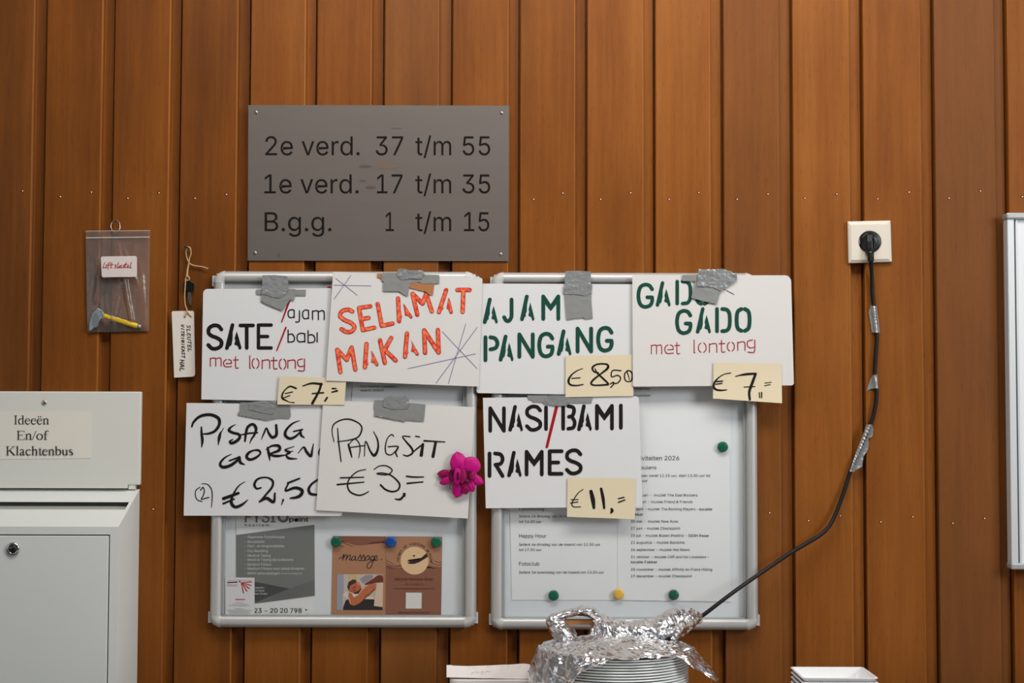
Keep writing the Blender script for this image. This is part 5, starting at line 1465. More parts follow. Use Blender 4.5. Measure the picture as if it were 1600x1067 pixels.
vs = []
for r, d in ((0.0, 0.0002), (0.0, 0.0055), (0.8, 0.0075), (5.5, 0.0108), (6.5, 0.0108)):
    vs += ring_quad(r, d)
fs = []
for k in range(4):
    for j in range(4):
        fs.append((k * 4 + j, (k + 1) * 4 + j, (k + 1) * 4 + (j + 1) % 4, k * 4 + (j + 1) % 4))
mb.add(vs, fs)
# face with round well
cen = P(1359, 378, dS - 0.0002)
RW = 17.3 * (CAM_D - dS) / FPX
N = 48
outer = ring_quad(6.5, 0.0108)
ov, iv = [], []
for k in range(N):
    a = 2 * math.pi * k / N
    dx, dz = math.cos(a), math.sin(a)
    sc = 1 / max(abs(dx), abs(dz))
    u, v = (dx * sc + 1) / 2, (1 - dz * sc) / 2
    ov.append(outer[0] * (1 - u) * (1 - v) + outer[1] * u * (1 - v) + outer[2] * u * v + outer[3] * (1 - u) * v)
    iv.append(cen + Vector((dx * RW, 0, dz * RW)))
lv = [p + Vector((0, 0.009, 0)) for p in iv]
mb.add(ov + iv + lv, [(k, (k + 1) % N, N + (k + 1) % N, N + k) for k in range(N)] + [(N + k, N + (k + 1) % N, 2 * N + (k + 1) % N, 2 * N + k) for k in range(N)] + [tuple(range(2 * N, 3 * N))])
bevel(obj('cover_plate', mb, CREAM, so), 0.0012)
for sx_ in (-1, 1):
    c = P(1359 + sx_ * 16.2, 378, 0.0105)
    obj('earth_clip', MB().box(c - Vector((0.0012, 0.001, 0.004)), c + Vector((0.0012, 0.004, 0.004))), SCREW, so)

CABLE = [(1360.5, 405, 0.0180), (1361.5, 420, 0.0125), (1362.5, 440, 0.0075), (1363.5, 460, 0.0055), (1366, 485, 0.0055), (1369, 512, 0.0055), (1370, 530, 0.0055), (1368, 560, 0.006), (1367, 585, 0.0055), (1369.5, 605, 0.0055), (1369, 625, 0.0055),
         (1365, 648, 0.0055), (1358.5, 666, 0.0055), (1346, 696, 0.0055), (1334, 722, 0.0055), (1326, 745, 0.006), (1318, 770, 0.009), (1308, 797, 0.012), (1298, 818, 0.016), (1284, 834, 0.021), (1260, 849, 0.027), (1230, 867, 0.034), (1195, 891, 0.045), (1160, 915, 0.062), (1130, 937, 0.085), (1104, 957, 0.12), (1088, 968, 0.15)]
cp = catmull([P(*q) for q in CABLE], 5)
co = thing('power_cord', P(1360, 411, 0.02), 'black power cord running from the wall socket down into the foil bundle', 'cord')
obj('cable', MB().tube(cp, 0.0037, 12), RUBBER, co)
mb = MB()
rp_ = 16.4 * (CAM_D - 0.01) / FPX
pc = P(1359, 378, 0.0025)
mb.lathe([(rp_ * 0.98, 0), (rp_, 0.001), (rp_, 0.0095), (rp_ * 0.9, 0.0118), (rp_ * 0.5, 0.0125)], pc, seg=40)
# angled grip body
prof = [(0.0066, 362.5, 0.0145), (0.0074, 367, 0.0185), (0.0076, 377, 0.0215), (0.0076, 388, 0.0230), (0.0070, 394, 0.0225), (0.006, 397, 0.0215)]
rings = []
for hw, y, d in prof:
    c = P(1359.3, y, d)
    b0 = P(1359.3, y, 0.013)
    rings.append([Vector((c.x - hw, b0.y, b0.z)), Vector((c.x - hw * 0.95, c.y + 0.004, c.z)), Vector((c.x - hw * 0.6, c.y, c.z)), Vector((c.x + hw * 0.6, c.y, c.z)), Vector((c.x + hw * 0.95, c.y + 0.004, c.z)), Vector((c.x + hw, b0.y, b0.z))])
vs = [p for r in rings for p in r]
fs = [(i * 6 + j, i * 6 + j + 1, (i + 1) * 6 + j + 1, (i + 1) * 6 + j) for i in range(len(rings) - 1) for j in range(5)] + [tuple(range(6)), tuple(range((len(rings) - 1) * 6, len(rings) * 6))[::-1]]
mb.add(vs, fs, 0, False)
for sx_ in (-1, 1):   # grip wings
    q = [P(1359.3 + sx_ * 6.0, 370, 0.0175), P(1359.3 + sx_ * 14.0, 372, 0.0138), P(1359.3 + sx_ * 13.0, 386, 0.0138), P(1359.3 + sx_ * 6.0, 391, 0.0190)]
    mb.add(q, [(0, 1, 2, 3)])
bevel(obj('plug', mb, BLACK, co), 0.0008)
mb = MB()
for k in range(7):
    y = 394 + k * 2.1
    mb.tube([P(1360 + k * .12, y, 0.0215 - k * 0.0006), P(1360.2 + k * .12, y + 1.35, 0.0212 - k * 0.0006)], [0.0066 - k * 0.0001, 0.0064 - k * 0.0001], 14)
mb.tube([P(1360, 392, 0.021), P(1361, 409, 0.0170)], [0.0060, 0.0050], 14)
obj('strain_relief', mb, BLACK, co)

cpx = catmull([(q[0], q[1]) + (0,) for q in CABLE], 6)


def cord_d(x, y):
    m = min(math.hypot(x - c.x, y - c.y) for c in cpx)
    return 0.0012 + 0.0094 * math.exp(-(m / 4.6) ** 2)


GTC = 'grey tape fixing the power cord'
for lb, tf, pts in (('grey tape on the power cord, topmost piece below the socket', (1330, 460, 0.15), [(215, 120), (262, 120), (282, 250), (298, 398), (245, 400), (215, 392), (205, 320), (192, 250), (180, 190), (208, 100)]),
                    ('small torn grey tape on the power cord, between two longer pieces', (1330, 460, 0.15), [(230, 838), (272, 832), (282, 982), (240, 978), (195, 985), (158, 1012), (180, 940), (195, 890)]),
                    ('longest grey tape on the power cord, where it turns aside', (1310, 640, 0.11252), [(385, 208), (468, 208), (488, 280), (475, 370), (415, 400), (422, 500), (400, 580), (350, 650), (330, 790), (235, 845), (212, 868), (155, 852), (240, 600), (360, 300)])):
    o = obj('cord_tape', tape_piece(tf, pts, cord_d, 0.0014, seed=len(lb)), TAPE_L)
    tag(o, lb, 'tape', GTC)

# ------------------------------------------------------------------ complaints box
xr = P(217, 900, 0.0).x
dB = 0.154
zk, zf = P(200, 764, 0.002).z, P(185, 823, dB).z
xl = xr - 0.42
zbt = 0.72
bx = thing('complaints_box', ((xl + xr) / 2, 0, zbt), 'pale grey metal letter box for ideas and complaints, fixed to the planks', 'letter box')
mb = MB()
s0, s1 = 0.30, 0.50     # slot along the slope


def sl(t):
    return (-0.003 - (dB - 0.003) * t, zk + (zf - zk) * t)


xs0, xs1 = xl + 0.018, xr - 0.006
ys = [sl(t) for t in (0, 0.36, 0.56, 1)]


def quadx(xa, xb, a, b):
    return [(xa, a[0], a[1]), (xa, b[0], b[1]), (xb, b[0], b[1]), (xb, a[0], a[1])]


F4 = [(0, 1, 2, 3)]
mb.add(quadx(xl, xr, ys[0], ys[1]), F4)
mb.add(quadx(xl, xs0, ys[1], ys[2]), F4).add(quadx(xs1, xr, ys[1], ys[2]), F4)
mb.add(quadx(xl, xr, ys[2], ys[3]), F4)
# sides, bottom, back
for x in (xl, xr):
    mb.add([(x, -0.002, zbt), (x, -dB, zbt), (x, ys[3][0], ys[3][1]), (x, ys[0][0], ys[0][1])], F4)
mb.add([(xl, -0.002, zbt), (xr, -0.002, zbt), (xr, -dB, zbt), (xl, -dB, zbt)], F4)
mb.add([(xl, -0.002, zbt), (xr, -0.002, zbt), (xr, -0.003, zk), (xl, -0.003, zk)], F4)
# front border around the door
xd = P(171, 900, dB).x
xdl = xl + (xr - xd)
zd = P(100, 835, dB).z
for a, b, c_, d_ in ((xl, zd, xr, zf), (xl, zbt, xdl, zd), (xd, zbt, xr, zd), (xdl, zbt, xd, zbt + 0.012)):
    mb.add([(a, -dB, b), (c_, -dB, b), (c_, -dB, d_), (a, -dB, d_)], F4)
# door recess sides
for a, b in (((xdl, zd), (xd, zd)), ((xd, zd), (xd, zbt + .012)), ((xdl, zd), (xdl, zbt + .012))):
    mb.add([(a[0], -dB, a[1]), (b[0], -dB, b[1]), (b[0], -dB + 0.004, b[1]), (a[0], -dB + 0.004, a[1])], F4)
obj('casing', mb, ENAMEL, bx)
# slot flap just inside the slot
a, b = sl(0.33), sl(0.60)
mb = MB().add([(xs0, a[0] + 0.006, a[1] - 0.009), (xs0, b[0] + 0.001, b[1] - 0.002), (xs1, b[0] + 0.001, b[1] - 0.002), (xs1, a[0] + 0.006, a[1] - 0.009)], F4)
obj('slot_flap', mb, mat('slot_grey', (168, 171, 163), 0.5), bx)
obj('door_gap', MB().add([(xdl, -dB + 0.004, zbt + .012), (xd, -dB + 0.004, zbt + .012), (xd, -dB + 0.004, zd), (xdl, -dB + 0.004, zd)], F4), DARK, bx)
g = 0.0022
dr = obj('door', MB().box((xdl + g, -dB - 0.0004, zbt + 0.012 + g), (xd - g, -dB + 0.003, zd - g)), ENAMEL, bx)
bevel(dr, 0.0012)
lc = P(21, 857.5, dB + 0.0004)
lk = obj('lock', MB().lathe([(0.0118, 0.0), (0.0118, 0.0025), (0.0105, 0.0042), (0.0075, 0.0046), (0.0070, 0.003), (0.0068, 0.0029)], lc, seg=36), CHROME, dr)
mb = MB().lathe([(0.0066, 0.003), (0.0066, 0.0042), (0.0058, 0.005)], lc, seg=30)
mb.box((lc.x - 0.0035, lc.y - 0.0056, lc.z - 0.0009), (lc.x + 0.0035, lc.y - 0.0048, lc.z + 0.0009), 1)
obj('key_cylinder', mb, [mat('dark_steel', (88, 86, 84), 0.3, 0.9), BLACK], lk)
# upper plate
pl = obj('back_plate', MB().box((xl + 0.004, -0.014, P(100, 757.5, 0.014).z), (P(222, 700, 0).x, -0.001, P(200, 612, 0.0).z)), ENAMEL_W, bx)
bevel(pl, 0.002)
zz = P(100, 757.5, 0.014).z
obj('plate_lip', MB().box((xl + 0.004, -0.017, zz - 0.006), (P(199, 760, 0.015).x, -0.002, zz + 0.001)), ENAMEL_W, bx)
obj('hinge_tab', MB().box((P(200.5, 760, 0.014).x, -0.012, zz - 0.008), (P(211, 760, 0.014).x, -0.002, zz + 0.0005)), ENAMEL_W, bx)
sc_ = P(69.5, 629, 0.014)
obj('screw', MB().lathe([(0.0052, 0), (0.0048, 0.0012), (0.003, 0.0022)], sc_, seg=18).lathe([(0.0016, 0.0022), (0.0014, 0.0025)], sc_, seg=6, mi=1), [SCREW, DARK], bx)
dfl = const(0.0146)
lab = obj('paper_label', sheet_mb([(-42, 643), (142, 642.5), (142, 716), (-42, 718)], dfl, 4, 0.0004), mat('label_paper', (224, 219, 209), 0.7), bx)
# Roman serif alphabet (cap height 1, y down, baseline 1): (points, widths)
T_, H_ = 0.145, 0.045


def serif(ch):
    n_arch = [([(.17, .36), (.17, 1)], T_), ([(.03, 1), (.33, 1)], H_), ([(.02, .4), (.17, .36)], H_), ([(.17, .5), (.3, .37), (.46, .34), (.57, .46), (.57, .6)], [.05, .07, .1, .13, T_]), ([(.57, .55), (.57, 1)], T_), ([(.43, 1), (.73, 1)], H_)]
    D = {
        'I': (.5, [([(.25, 0), (.25, 1)], T_), ([(.04, 0), (.46, 0)], H_), ([(.04, 1), (.46, 1)], H_)]),
        'd': (.755, [([(.56, -.03), (.56, 1)], T_), ([(.4, 0), (.56, -.03)], H_), ([(.56, 1), (.74, .97)], H_), ([(.56, .43), (.38, .34), (.16, .44), (.09, .68), (.17, .92), (.35, 1.0), (.56, .9)], [.05, .06, .12, .14, .13, .07, .05])]),
        'e': (.67, [([(.1, .6), (.58, .6)], H_), ([(.57, .6), (.52, .41), (.35, .34), (.15, .45), (.08, .68), (.18, .92), (.38, 1.0), (.6, .84)], [.09, .08, .05, .12, .14, .13, .1, .04])]),
        'n': (.755, n_arch),
        'E': (.92, [([(.2, 0), (.2, 1)], T_), ([(.04, 0), (.84, 0)], H_), ([(.83, 0), (.86, .2)], H_), ([(.2, .48), (.6, .48)], H_), ([(.6, .38), (.6, .6)], H_), ([(.04, 1), (.86, 1)], H_), ([(.85, 1), (.91, .76)], H_)]),
        '/': (.42, [([(.0, 1.02), (.42, -.02)], .06)]),
        'o': (.755, [([(.375 + .29 * math.cos(k * math.pi / 6), .67 + .33 * math.sin(k * math.pi / 6)) for k in range(13)], [.05 + .09 * abs(math.cos(k * math.pi / 6)) for k in range(13)])]),
        'f': (.5, [([(.22, .25), (.22, 1)], T_), ([(.22, .3), (.25, .08), (.4, -.03), (.56, .04)], [T_, .1, .06, .1]), ([(.03, .37), (.45, .37)], H_), ([(.05, 1), (.42, 1)], H_)]),
        'K': (1.09, [([(.2, 0), (.2, 1)], T_), ([(.04, 0), (.38, 0)], H_), ([(.04, 1), (.38, 1)], H_), ([(.9, .02), (.25, .56)], .06), ([(.42, .42), (.95, 1)], T_), ([(.7, 0), (1.02, 0)], H_), ([(.78, 1), (1.08, 1)], H_)]),
        'l': (.42, [([(.2, -.03), (.2, 1)], T_), ([(.04, 0), (.2, -.03)], H_), ([(.04, 1), (.38, 1)], H_)]),
        'a': (.67, [([(.1, .46), (.2, .35), (.36, .35), (.44, .46), (.44, .6)], [.12, .07, .08, .12, T_]), ([(.44, .55), (.44, .9), (.52, .99), (.64, .94)], [T_, T_, .09, .04]), ([(.44, .6), (.22, .7), (.1, .84), (.16, .97), (.28, .98), (.44, .88)], [.05, .07, .13, .12, .08, .05])]),
        'c': (.67, [([(.56, .47), (.4, .34), (.17, .44), (.08, .68), (.18, .92), (.38, 1), (.6, .85)], [.13, .06, .12, .14, .13, .1, .04])]),
        'h': (.755, n_arch[1:] + [([(.17, -.03), (.17, 1)], T_), ([(.02, 0), (.17, -.03)], H_)]),
        't': (.42, [([(.2, .17), (.2, .85), (.27, .99), (.43, .92)], [.1, T_, .1, .04]), ([(.03, .37), (.4, .37)], H_)]),
        'b': (.755, [([(.16, -.03), (.16, .98)], T_), ([(.0, 0), (.16, -.03)], H_), ([(.16, .47), (.35, .34), (.57, .43), (.65, .66), (.55, .92), (.35, 1), (.16, .93)], [.05, .07, .12, .14, .12, .06, .05])]),
        'u': (.755, [([(.17, .37), (.17, .8), (.28, .98), (.42, .97), (.57, .86)], [T_, T_, .1, .08, .05]), ([(.03, .38), (.17, .37)], H_), ([(.57, .37), (.57, 1)], T_), ([(.42, .38), (.57, .37)], H_), ([(.57, 1), (.73, .97)], H_)]),
        's': (.585, [([(.45, .47), (.3, .34), (.13, .43), (.16, .56), (.4, .73), (.48, .87), (.32, 1), (.09, .88)], [.05, .07, .11, .13, .13, .11, .07, .06])]),
    }
    return D[ch]


ik = Ink(dfl, (0, 600, 0.15))
for word, x, yt, yb, xe in (('Ideeën', 140, 329, 418, 512), ('En/of', 172, 488, 578, 498), ('Klachtenbus', 60, 650, 740, 766)):
    cap = yb - yt
    adv = sum(serif('e' if c == 'ë' else c)[0] for c in word) * cap
    k = (xe - x) / (adv - 0.02 * cap)
    for ch in word:
        a, st = serif('e' if ch == 'ë' else ch)
        for pts, wd in st:
            q = [(x + p[0] * cap * k, yt + p[1] * cap) for p in pts]
            ww = [z * cap for z in wd] if isinstance(wd, list) else wd * cap
            if len(q) > 2:
                ik.ribbon(q, ww, 4, cap=False)
            else:
                ik.ribbon(q, ww, 1, False, False)
        if ch == 'ë':
            ik.disc((x + .2 * cap * k, yt + .12 * cap), .075 * cap).disc((x + .47 * cap * k, yt + .12 * cap), .075 * cap)
        x += a * cap * k
ik.done('lettering', INK_D, lab)

# ------------------------------------------------------------------ zip bag with the lift key
rg = obj('wire_ring', MB().tube([P(180.5 + 7.2 * math.cos(a * math.pi / 16), 353.5 + 9.2 * math.sin(a * math.pi / 16), 0.004 + 0.0035 * math.sin(a * math.pi / 16)) for a in range(32)], 0.0006, 8, closed=True), mat('steel_wire', (206, 202, 196), 0.25, 0.9))
tag(rg, 'thin steel wire ring from which the zip bag hangs', 'ring')
hook = obj('hook_nail', MB().tube([P(180.5, 344.5, -0.008), P(180.5, 344.5, 0.010)], 0.0009, 8), mat('dark_iron', (70, 60, 52), 0.5, 0.6))
tag(hook, 'small dark nail holding the wire ring', 'nail')
TFB = (125, 335, 0.18265)


def bp_(x, y):
    return (TFB[0] + x * TFB[2], TFB[1] + y * TFB[2])


BAGQ = [bp_(48, 140), bp_(600, 135), bp_(590, 998), bp_(62, 1010)]


def bag_front(x, y):
    u, v = (x - 134) / 100, (y - 360) / 158
    e_ = max(0.0, min(1.0, min(u, 1 - u) * 4)) * max(0.0, min(1.0, (v - 0.08) * 3)) * max(0.0, min(1.0, (1 - v) * 12))
    wr_ = abs(noise.noise(Vector((u * 5.5 + v * 1.4, v * 0.9, 3.1)))) * 0.010 + abs(noise.noise(Vector((u * 13 - v * 3, v * 1.6, 8.1)))) * 0.004
    ft_ = 0.0
    for (xa, ya, xb, yb, wd, ht) in ((165, 362, 148, 470, 3.4, 0.004), (182, 366, 205, 500, 4.2, 0.006), (186, 372, 226, 470, 2.4, 0.0035), (222, 430, 228, 512, 3.0, 0.005), (150, 430, 162, 505, 2.2, 0.003), (190, 440, 176, 500, 2.6, 0.003)):
        t_ = max(0.0, min(1.0, ((x - xa) * (xb - xa) + (y - ya) * (yb - ya)) / ((xb - xa) ** 2 + (yb - ya) ** 2)))
        ds = math.hypot(x - xa - t_ * (xb - xa), y - ya - t_ * (yb - ya))
        ft_ = max(ft_, ht * math.exp(-(ds / wd) ** 2))
    return 0.004 + e_ * min(0.0155, 0.005 + wr_ * 0.5 + ft_)


BAGM = clear_mat('clear_zip_bag_film', (0.985, 0.98, 0.985), 0.25, 0.035, 0.085, (0.90, 0.84, 0.80), 0.3, 70, 1.25)
BAGB = clear_mat('clear_bag_back_film', (0.99, 0.99, 0.99), 0.3, 0.0, 0.01, (0.88, 0.82, 0.80), 0, 70, 1.05)
bag = thing('zip_bag', P(182, 519, 0.003), 'clear zip bag holding the yellow lift key, hung on the planks', 'bag')
mb = MB()
for dfn_, n2 in ((bag_front, 44), (const(0.0028), 2)):
    b2 = sheet_mb(BAGQ, dfn_, n2, 0.0001)
    n3 = (n2 + 1) ** 2
    mb.add(b2.v[:n3], [f for f in b2.f if max(f) < n3], 0 if n2 > 2 else 1)
mb.sm = [True] * len(mb.f)
obj('bag_film', mb, [BAGM, BAGB], bag)
ik = Ink(const(0.0062), TFB)
ik.lines([(50, 200), (597, 193)], 9, False).lines([(50, 142), (600, 137)], 4, False)
ik.done('zip_strip', clear_mat('zip_strip_plastic', (0.9, 0.9, 0.9), 0.3, 0.05, 0.5, (0.85, 0.8, 0.8)), bag)
lb_ = obj('bag_label', sheet_mb([bp_(178, 360), bp_(487, 355), bp_(487, 533), bp_(186, 538)], const(0.0205), 6, 0.0003, (3, 3, 3, 3)), mat('bag_label_paper', (214, 202, 198), 0.6), bag)
ik = Ink(const(0.0205), TFB)
W = 5.5
for p in ([(210, 412), (196, 458), (222, 453)], [(228, 425), (222, 455), (232, 452)], [(262, 410), (245, 415), (240, 470)], [(228, 436), (262, 430)], [(272, 412), (262, 455), (275, 455)], [(258, 432), (285, 428)],
          [(312, 430), (298, 435), (310, 448), (292, 460)], [(330, 412), (318, 458), (328, 455)], [(332, 448), (348, 435), (336, 455), (352, 452)], [(358, 430), (352, 452), (368, 452), (378, 430), (372, 455)], [(395, 412), (382, 455), (395, 452)], [(378, 430), (405, 425)],
          [(402, 446), (418, 432), (405, 455), (422, 450)], [(440, 408), (428, 455), (442, 455)]):
    (ik.ribbon if len(p) > 3 else ik.lines)(p, W)
ik.done('red_handwriting', INK_R, lb_)
lk_ = thing('lift_key', P(178, 518, 0.006), 'yellow and grey lift key lying in the bottom of the zip bag', 'key')
mb = MB()
a, b = P(*bp_(205, 868), 0.0085), P(*bp_(492, 955), 0.0085)
mb.tube([a, a.lerp(b, 0.02), a.lerp(b, 0.98), b], [0.0042, 0.0049, 0.0049, 0.0044], 18)
obj('handle', mb, mat('yellow_plastic', (222, 182, 30), 0.4, noise_amt=0.08, noise_scale=200), lk_)
GREYM = mat('cast_grey_metal', (158, 164, 168), 0.4, 0.5, 0.1, 200)
mb = MB().tube([b, b.lerp(P(*bp_(522, 960), 0.0085), 1.0)], [0.0036, 0.0034], 14)
obj('end_cap', mb, GREYM, lk_)
hd = [(75, 990), (80, 930), (105, 850), (150, 800), (185, 815), (205, 845), (212, 885), (180, 895), (150, 930), (110, 980), (88, 998)]
mb = MB()
fv = [P(*bp_(*q), 0.0115) for q in hd]
bv = [P(*bp_(*q), 0.0055) for q in hd]
n_ = len(hd)
mb.add(fv + bv, [tuple(range(n_)), tuple(range(n_, 2 * n_))[::-1]] + [(k, n_ + k, n_ + (k + 1) % n_, (k + 1) % n_) for k in range(n_)])
o = bevel(obj('key_head', mb, GREYM, lk_), 0.0012)
ik = Ink(const(0.0116), TFB, eps=0.0002).disc((132, 905), 30, 24, 62)
ik.done('recessed_face', mat('recessed_grey', (122, 132, 140), 0.5, 0.4), o)
ik = Ink(const(0.0136), TFB, eps=0.0001)
for k in range(9):
    ik.lines([(290 + k * 14, 885 + k * 4.2), (297 + k * 14, 887 + k * 4.2)], 5, False)
ik.done('worn_print', mat('worn_print', (140, 110, 30), 0.5), lk_)

# ------------------------------------------------------------------ key on twine with a tag
TFK = (260, 370, 0.21563)


def kp(x, y, d):
    return P(TFK[0] + x * TFK[2], TFK[1] + y * TFK[2], d)


hk = obj('hook_nail', MB().tube([kp(152, 76, -0.006), kp(152, 76, 0.012)], 0.0016, 10).lathe([(0.0028, 0.012), (0.0024, 0.0135)], kp(152, 76, 0) , seg=12), mat('dark_iron', (70, 60, 52), 0.5, 0.6))
tag(hk, 'dark round nail head from which the tagged key hangs', 'nail')
ky = thing('tagged_key', kp(125, 1015, 0.004), 'black headed key with handwritten white tag, hung on twine', 'key')
TW = mat('jute_twine', (198, 164, 124), 0.85, noise_amt=0.2, noise_scale=700, bump=0.6, bump_scale=900)
mb = MB()
for path in ([(152, 72, .010), (142, 110, .007), (150, 160, .006), (163, 190, .006), (155, 240, .006), (152, 300, .007)], [(152, 72, .010), (172, 80, .008), (178, 120, .007), (165, 165, .006), (163, 190, .007), (152, 235, .007), (146, 290, .007), (140, 300, .008)],
             [(163, 190, .006), (200, 208, .006), (255, 216, .006), (296, 228, .007)], [(140, 290, .009), (160, 286, .010), (165, 310, .009), (145, 318, .008)],
             [(140, 300, .008), (136, 360, .010), (132, 430, .010), (136, 490, .009), (148, 530, .010), (140, 565, .010), (133, 580, .009)], [(146, 535, .010), (165, 560, .010), (182, 578, .010)]):
    mb.tube(catmull([kp(*p) for p in path], 5), 0.0011, 8)
mb.tube([kp(296, 226, .007), kp(298, 231, .007)], 0.0016, 8)
obj('twine', mb, TW, ky)
mb = MB()
pts = [(125, 330), (140, 318), (175, 318), (198, 330), (205, 360), (200, 390), (185, 402), (140, 400), (124, 385)]
fv = [kp(x, y, 0.0075) for x, y in pts]
bv = [kp(x, y, 0.0040) for x, y in pts]
n_ = len(pts)
mb.add(fv + bv, [tuple(range(n_)), tuple(range(n_, 2 * n_))[::-1]] + [(k, n_ + k, n_ + (k + 1) % n_, (k + 1) % n_) for k in range(n_)])
bevel(obj('key_bow', mb, BLACK, ky), 0.001)
mb = MB()
pts = [(155, 400), (180, 400), (180, 430), (186, 440), (180, 450), (186, 462), (180, 475), (184, 485), (175, 498), (163, 480), (156, 440)]
fv = [kp(x, y, 0.0068) for x, y in pts]
bv = [kp(x, y, 0.0048) for x, y in pts]
n_ = len(pts)
mb.add(fv + bv, [tuple(range(n_)), tuple(range(n_, 2 * n_))[::-1]] + [(k, n_ + k, n_ + (k + 1) % n_, (k + 1) % n_) for k in range(n_)])
obj('key_blade', mb, mat('key_steel', (150, 140, 130), 0.3, 0.9), ky)
kt = lambda x, y: 0.0055 + 0.00012 * (x - 270)
q4 = [(TFK[0] + x * TFK[2], TFK[1] + y * TFK[2]) for x, y in ((38, 538), (200, 536), (208, 1012), (56, 1020))]
tg = obj('paper_tag', sheet_mb(q4, kt, 10, 0.0008, (2.5, 2.5, 4.5, 1.0)), mat('tag_card', (226, 217, 207), 0.7, noise_amt=0.03, noise_scale=60), ky)
ik = Ink(kt, TFK)
ik.disc((133, 581), 6, 14)
# capitals written downwards: advance along +y, letter tops towards +x
CAPS = {'S': [[(.9, .1), (.3, .0), (.1, .25), (.6, .55), (.7, .85), (.05, .95)]], 'L': [[(.2, 0), (.1, 1), (.9, .95)]], 'E': [[(.9, .05), (.2, .05), (.15, .5), (.1, 1), (.9, .95)], [(.15, .5), (.7, .48)]], 'U': [[(.1, 0), (.05, .8), (.4, 1), (.8, .8), (.9, 0)]],
        'T': [[(0, .05), (1, 0)], [(.5, .0), (.4, 1)]], 'V': [[(0, 0), (.35, 1), (.9, 0)]], 'I': [[(.5, 0), (.4, 1)]], 'R': [[(.1, 1), (.15, 0), (.8, .1), (.7, .45), (.15, .5), (.9, 1)]], 'N': [[(.05, 1), (.15, 0), (.75, 1), (.9, 0)]],
        'K': [[(.15, 0), (.1, 1)], [(.9, 0), (.15, .5), (.9, 1)]], 'A': [[(0, 1), (.5, 0), (.9, 1)], [(.2, .65), (.8, .6)]], 'H': [[(.1, 0), (.05, 1)], [(.9, 0), (.85, 1)], [(.08, .5), (.88, .48)]]}


def down_text(word, p0, p1, h, wd):
    p0, p1 = Vector(p0), Vector(p1)
    ax = (p1 - p0)
    ln = ax.length
    ax.normalize()
    upv = Vector((ax.y, -ax.x))
    st = ln / len(word)
    for i, ch in enumerate(word):
        if ch == ' ':
            continue
        o_ = p0 + ax * (i * st)
        for s_ in CAPS[ch]:
            pts = [tuple(o_ + ax * (u * st * 0.78 + (1 - v) * 4) + upv * ((1 - v) * h)) for u, v in s_]
            if len(pts) > 2:
                ik.ribbon(pts, wd, 4)
            else:
                ik.lines(pts, wd)


down_text('SLEUTEL', (148, 640), (158, 838), 24, 5)
down_text('VITRINIKAST', (106, 635), (112, 880), 22, 4.6)
down_text('HAL', (100, 890), (100, 978), 30, 5)
ik.done('handwriting', INK_D, tg)

# ------------------------------------------------------------------ orchid blossom
TFF = (680, 700, 0.07968)


def fp(x, y, d):
    return P(TFF[0] + x * TFF[2], TFF[1] + y * TFF[2], d)


MAG = mat('magenta_petal', (184, 2, 116), 0.5, noise_amt=0.2, noise_scale=120, spec=0.25)
MAGD = mat('dark_magenta_petal', (140, 2, 76), 0.5, noise_amt=0.25, noise_scale=200, spec=0.25)
MAGC = mat('deep_magenta_lip', (84, 3, 42), 0.5, noise_amt=0.3, noise_scale=300, spec=0.2)
fw = thing('orchid_blossom', fp(540, 560, 0.03), 'magenta orchid blossom stuck to the edge of the PANGSIT card', 'flower')


def petal(name, base, tip, wd, d_base, d_tip, cup, m, seed, notch=0.0):
    b, t = Vector(base), Vector(tip)
    ax = t - b
    pr = Vector((-ax.y, ax.x)).normalized()
    nu, nv = 12, 14
    vs = []
    for j in range(nv + 1):
        v = j / nv
        wv = wd * 0.5 * (math.sin(math.pi * min(1, v * 0.80 + 0.13)) ** 0.75) * (1.0 if v < 0.85 else max(0.12, math.sqrt(max(0, 1 - ((v - 0.85) / 0.15) ** 2))))
        wv *= 1 + 0.22 * noise.noise(Vector((v * 4.0, seed * 3.3, 0.5)))
        for i in range(nu + 1):
            u = i / nu * 2 - 1
            q = b + ax * (v - notch * (1 - abs(u)) * (v > .8)) + pr * (u * wv)
            d = d_base + (d_tip - d_base) * v + cup * math.sin(math.pi * v) * (1 - u * u) + 0.0012 * noise.noise(Vector((u * 2.5 + seed, v * 3, seed)))
            vs.append(fp(q.x, q.y, d))
    fs = [(j * (nu + 1) + i, j * (nu + 1) + i + 1, (j + 1) * (nu + 1) + i + 1, (j + 1) * (nu + 1) + i) for j in range(nv) for i in range(nu)]
    o = obj(name, MB().add(vs, fs, 0, True), m, fw)
    sd = o.modifiers.new('thickness', 'SOLIDIFY')
    sd.thickness = 0.0005
    return o


petal('petal', (500, 520), (425, 70), 320, 0.040, 0.036, 0.004, MAG, 1)
petal('petal', (600, 480), (830, 205), 390, 0.041, 0.038, 0.004, MAG, 2)
petal('petal', (560, 520), (600, 185), 280, 0.038, 0.034, 0.002, MAG, 9)
petal('petal', (410, 520), (40, 510), 200, 0.037, 0.033, 0.003, MAGD, 3)
petal('petal', (400, 570), (85, 695), 160, 0.040, 0.036, 0.003, MAG, 4)
petal('petal', (480, 630), (420, 970), 250, 0.038, 0.036, 0.003, MAG, 5)
petal('petal', (560, 650), (600, 910), 200, 0.040, 0.038, 0.003, MAGD, 6)
petal('petal', (640, 620), (748, 860), 170, 0.041, 0.038, 0.003, MAG, 7)
petal('petal', (670, 570), (950, 692), 210, 0.040, 0.036, 0.003, MAG, 8)
petal('lip', (440, 400), (420, 730), 150, 0.047, 0.046, 0.003, MAG, 11)
petal('lip', (560, 420), (520, 700), 150, 0.047, 0.047, 0.002, MAGD, 12)
petal('lip', (620, 450), (650, 670), 210, 0.0465, 0.046, -0.002, MAGC, 13)
petal('lip', (360, 420), (340, 640), 180, 0.045, 0.044, -0.002, MAGC, 14)
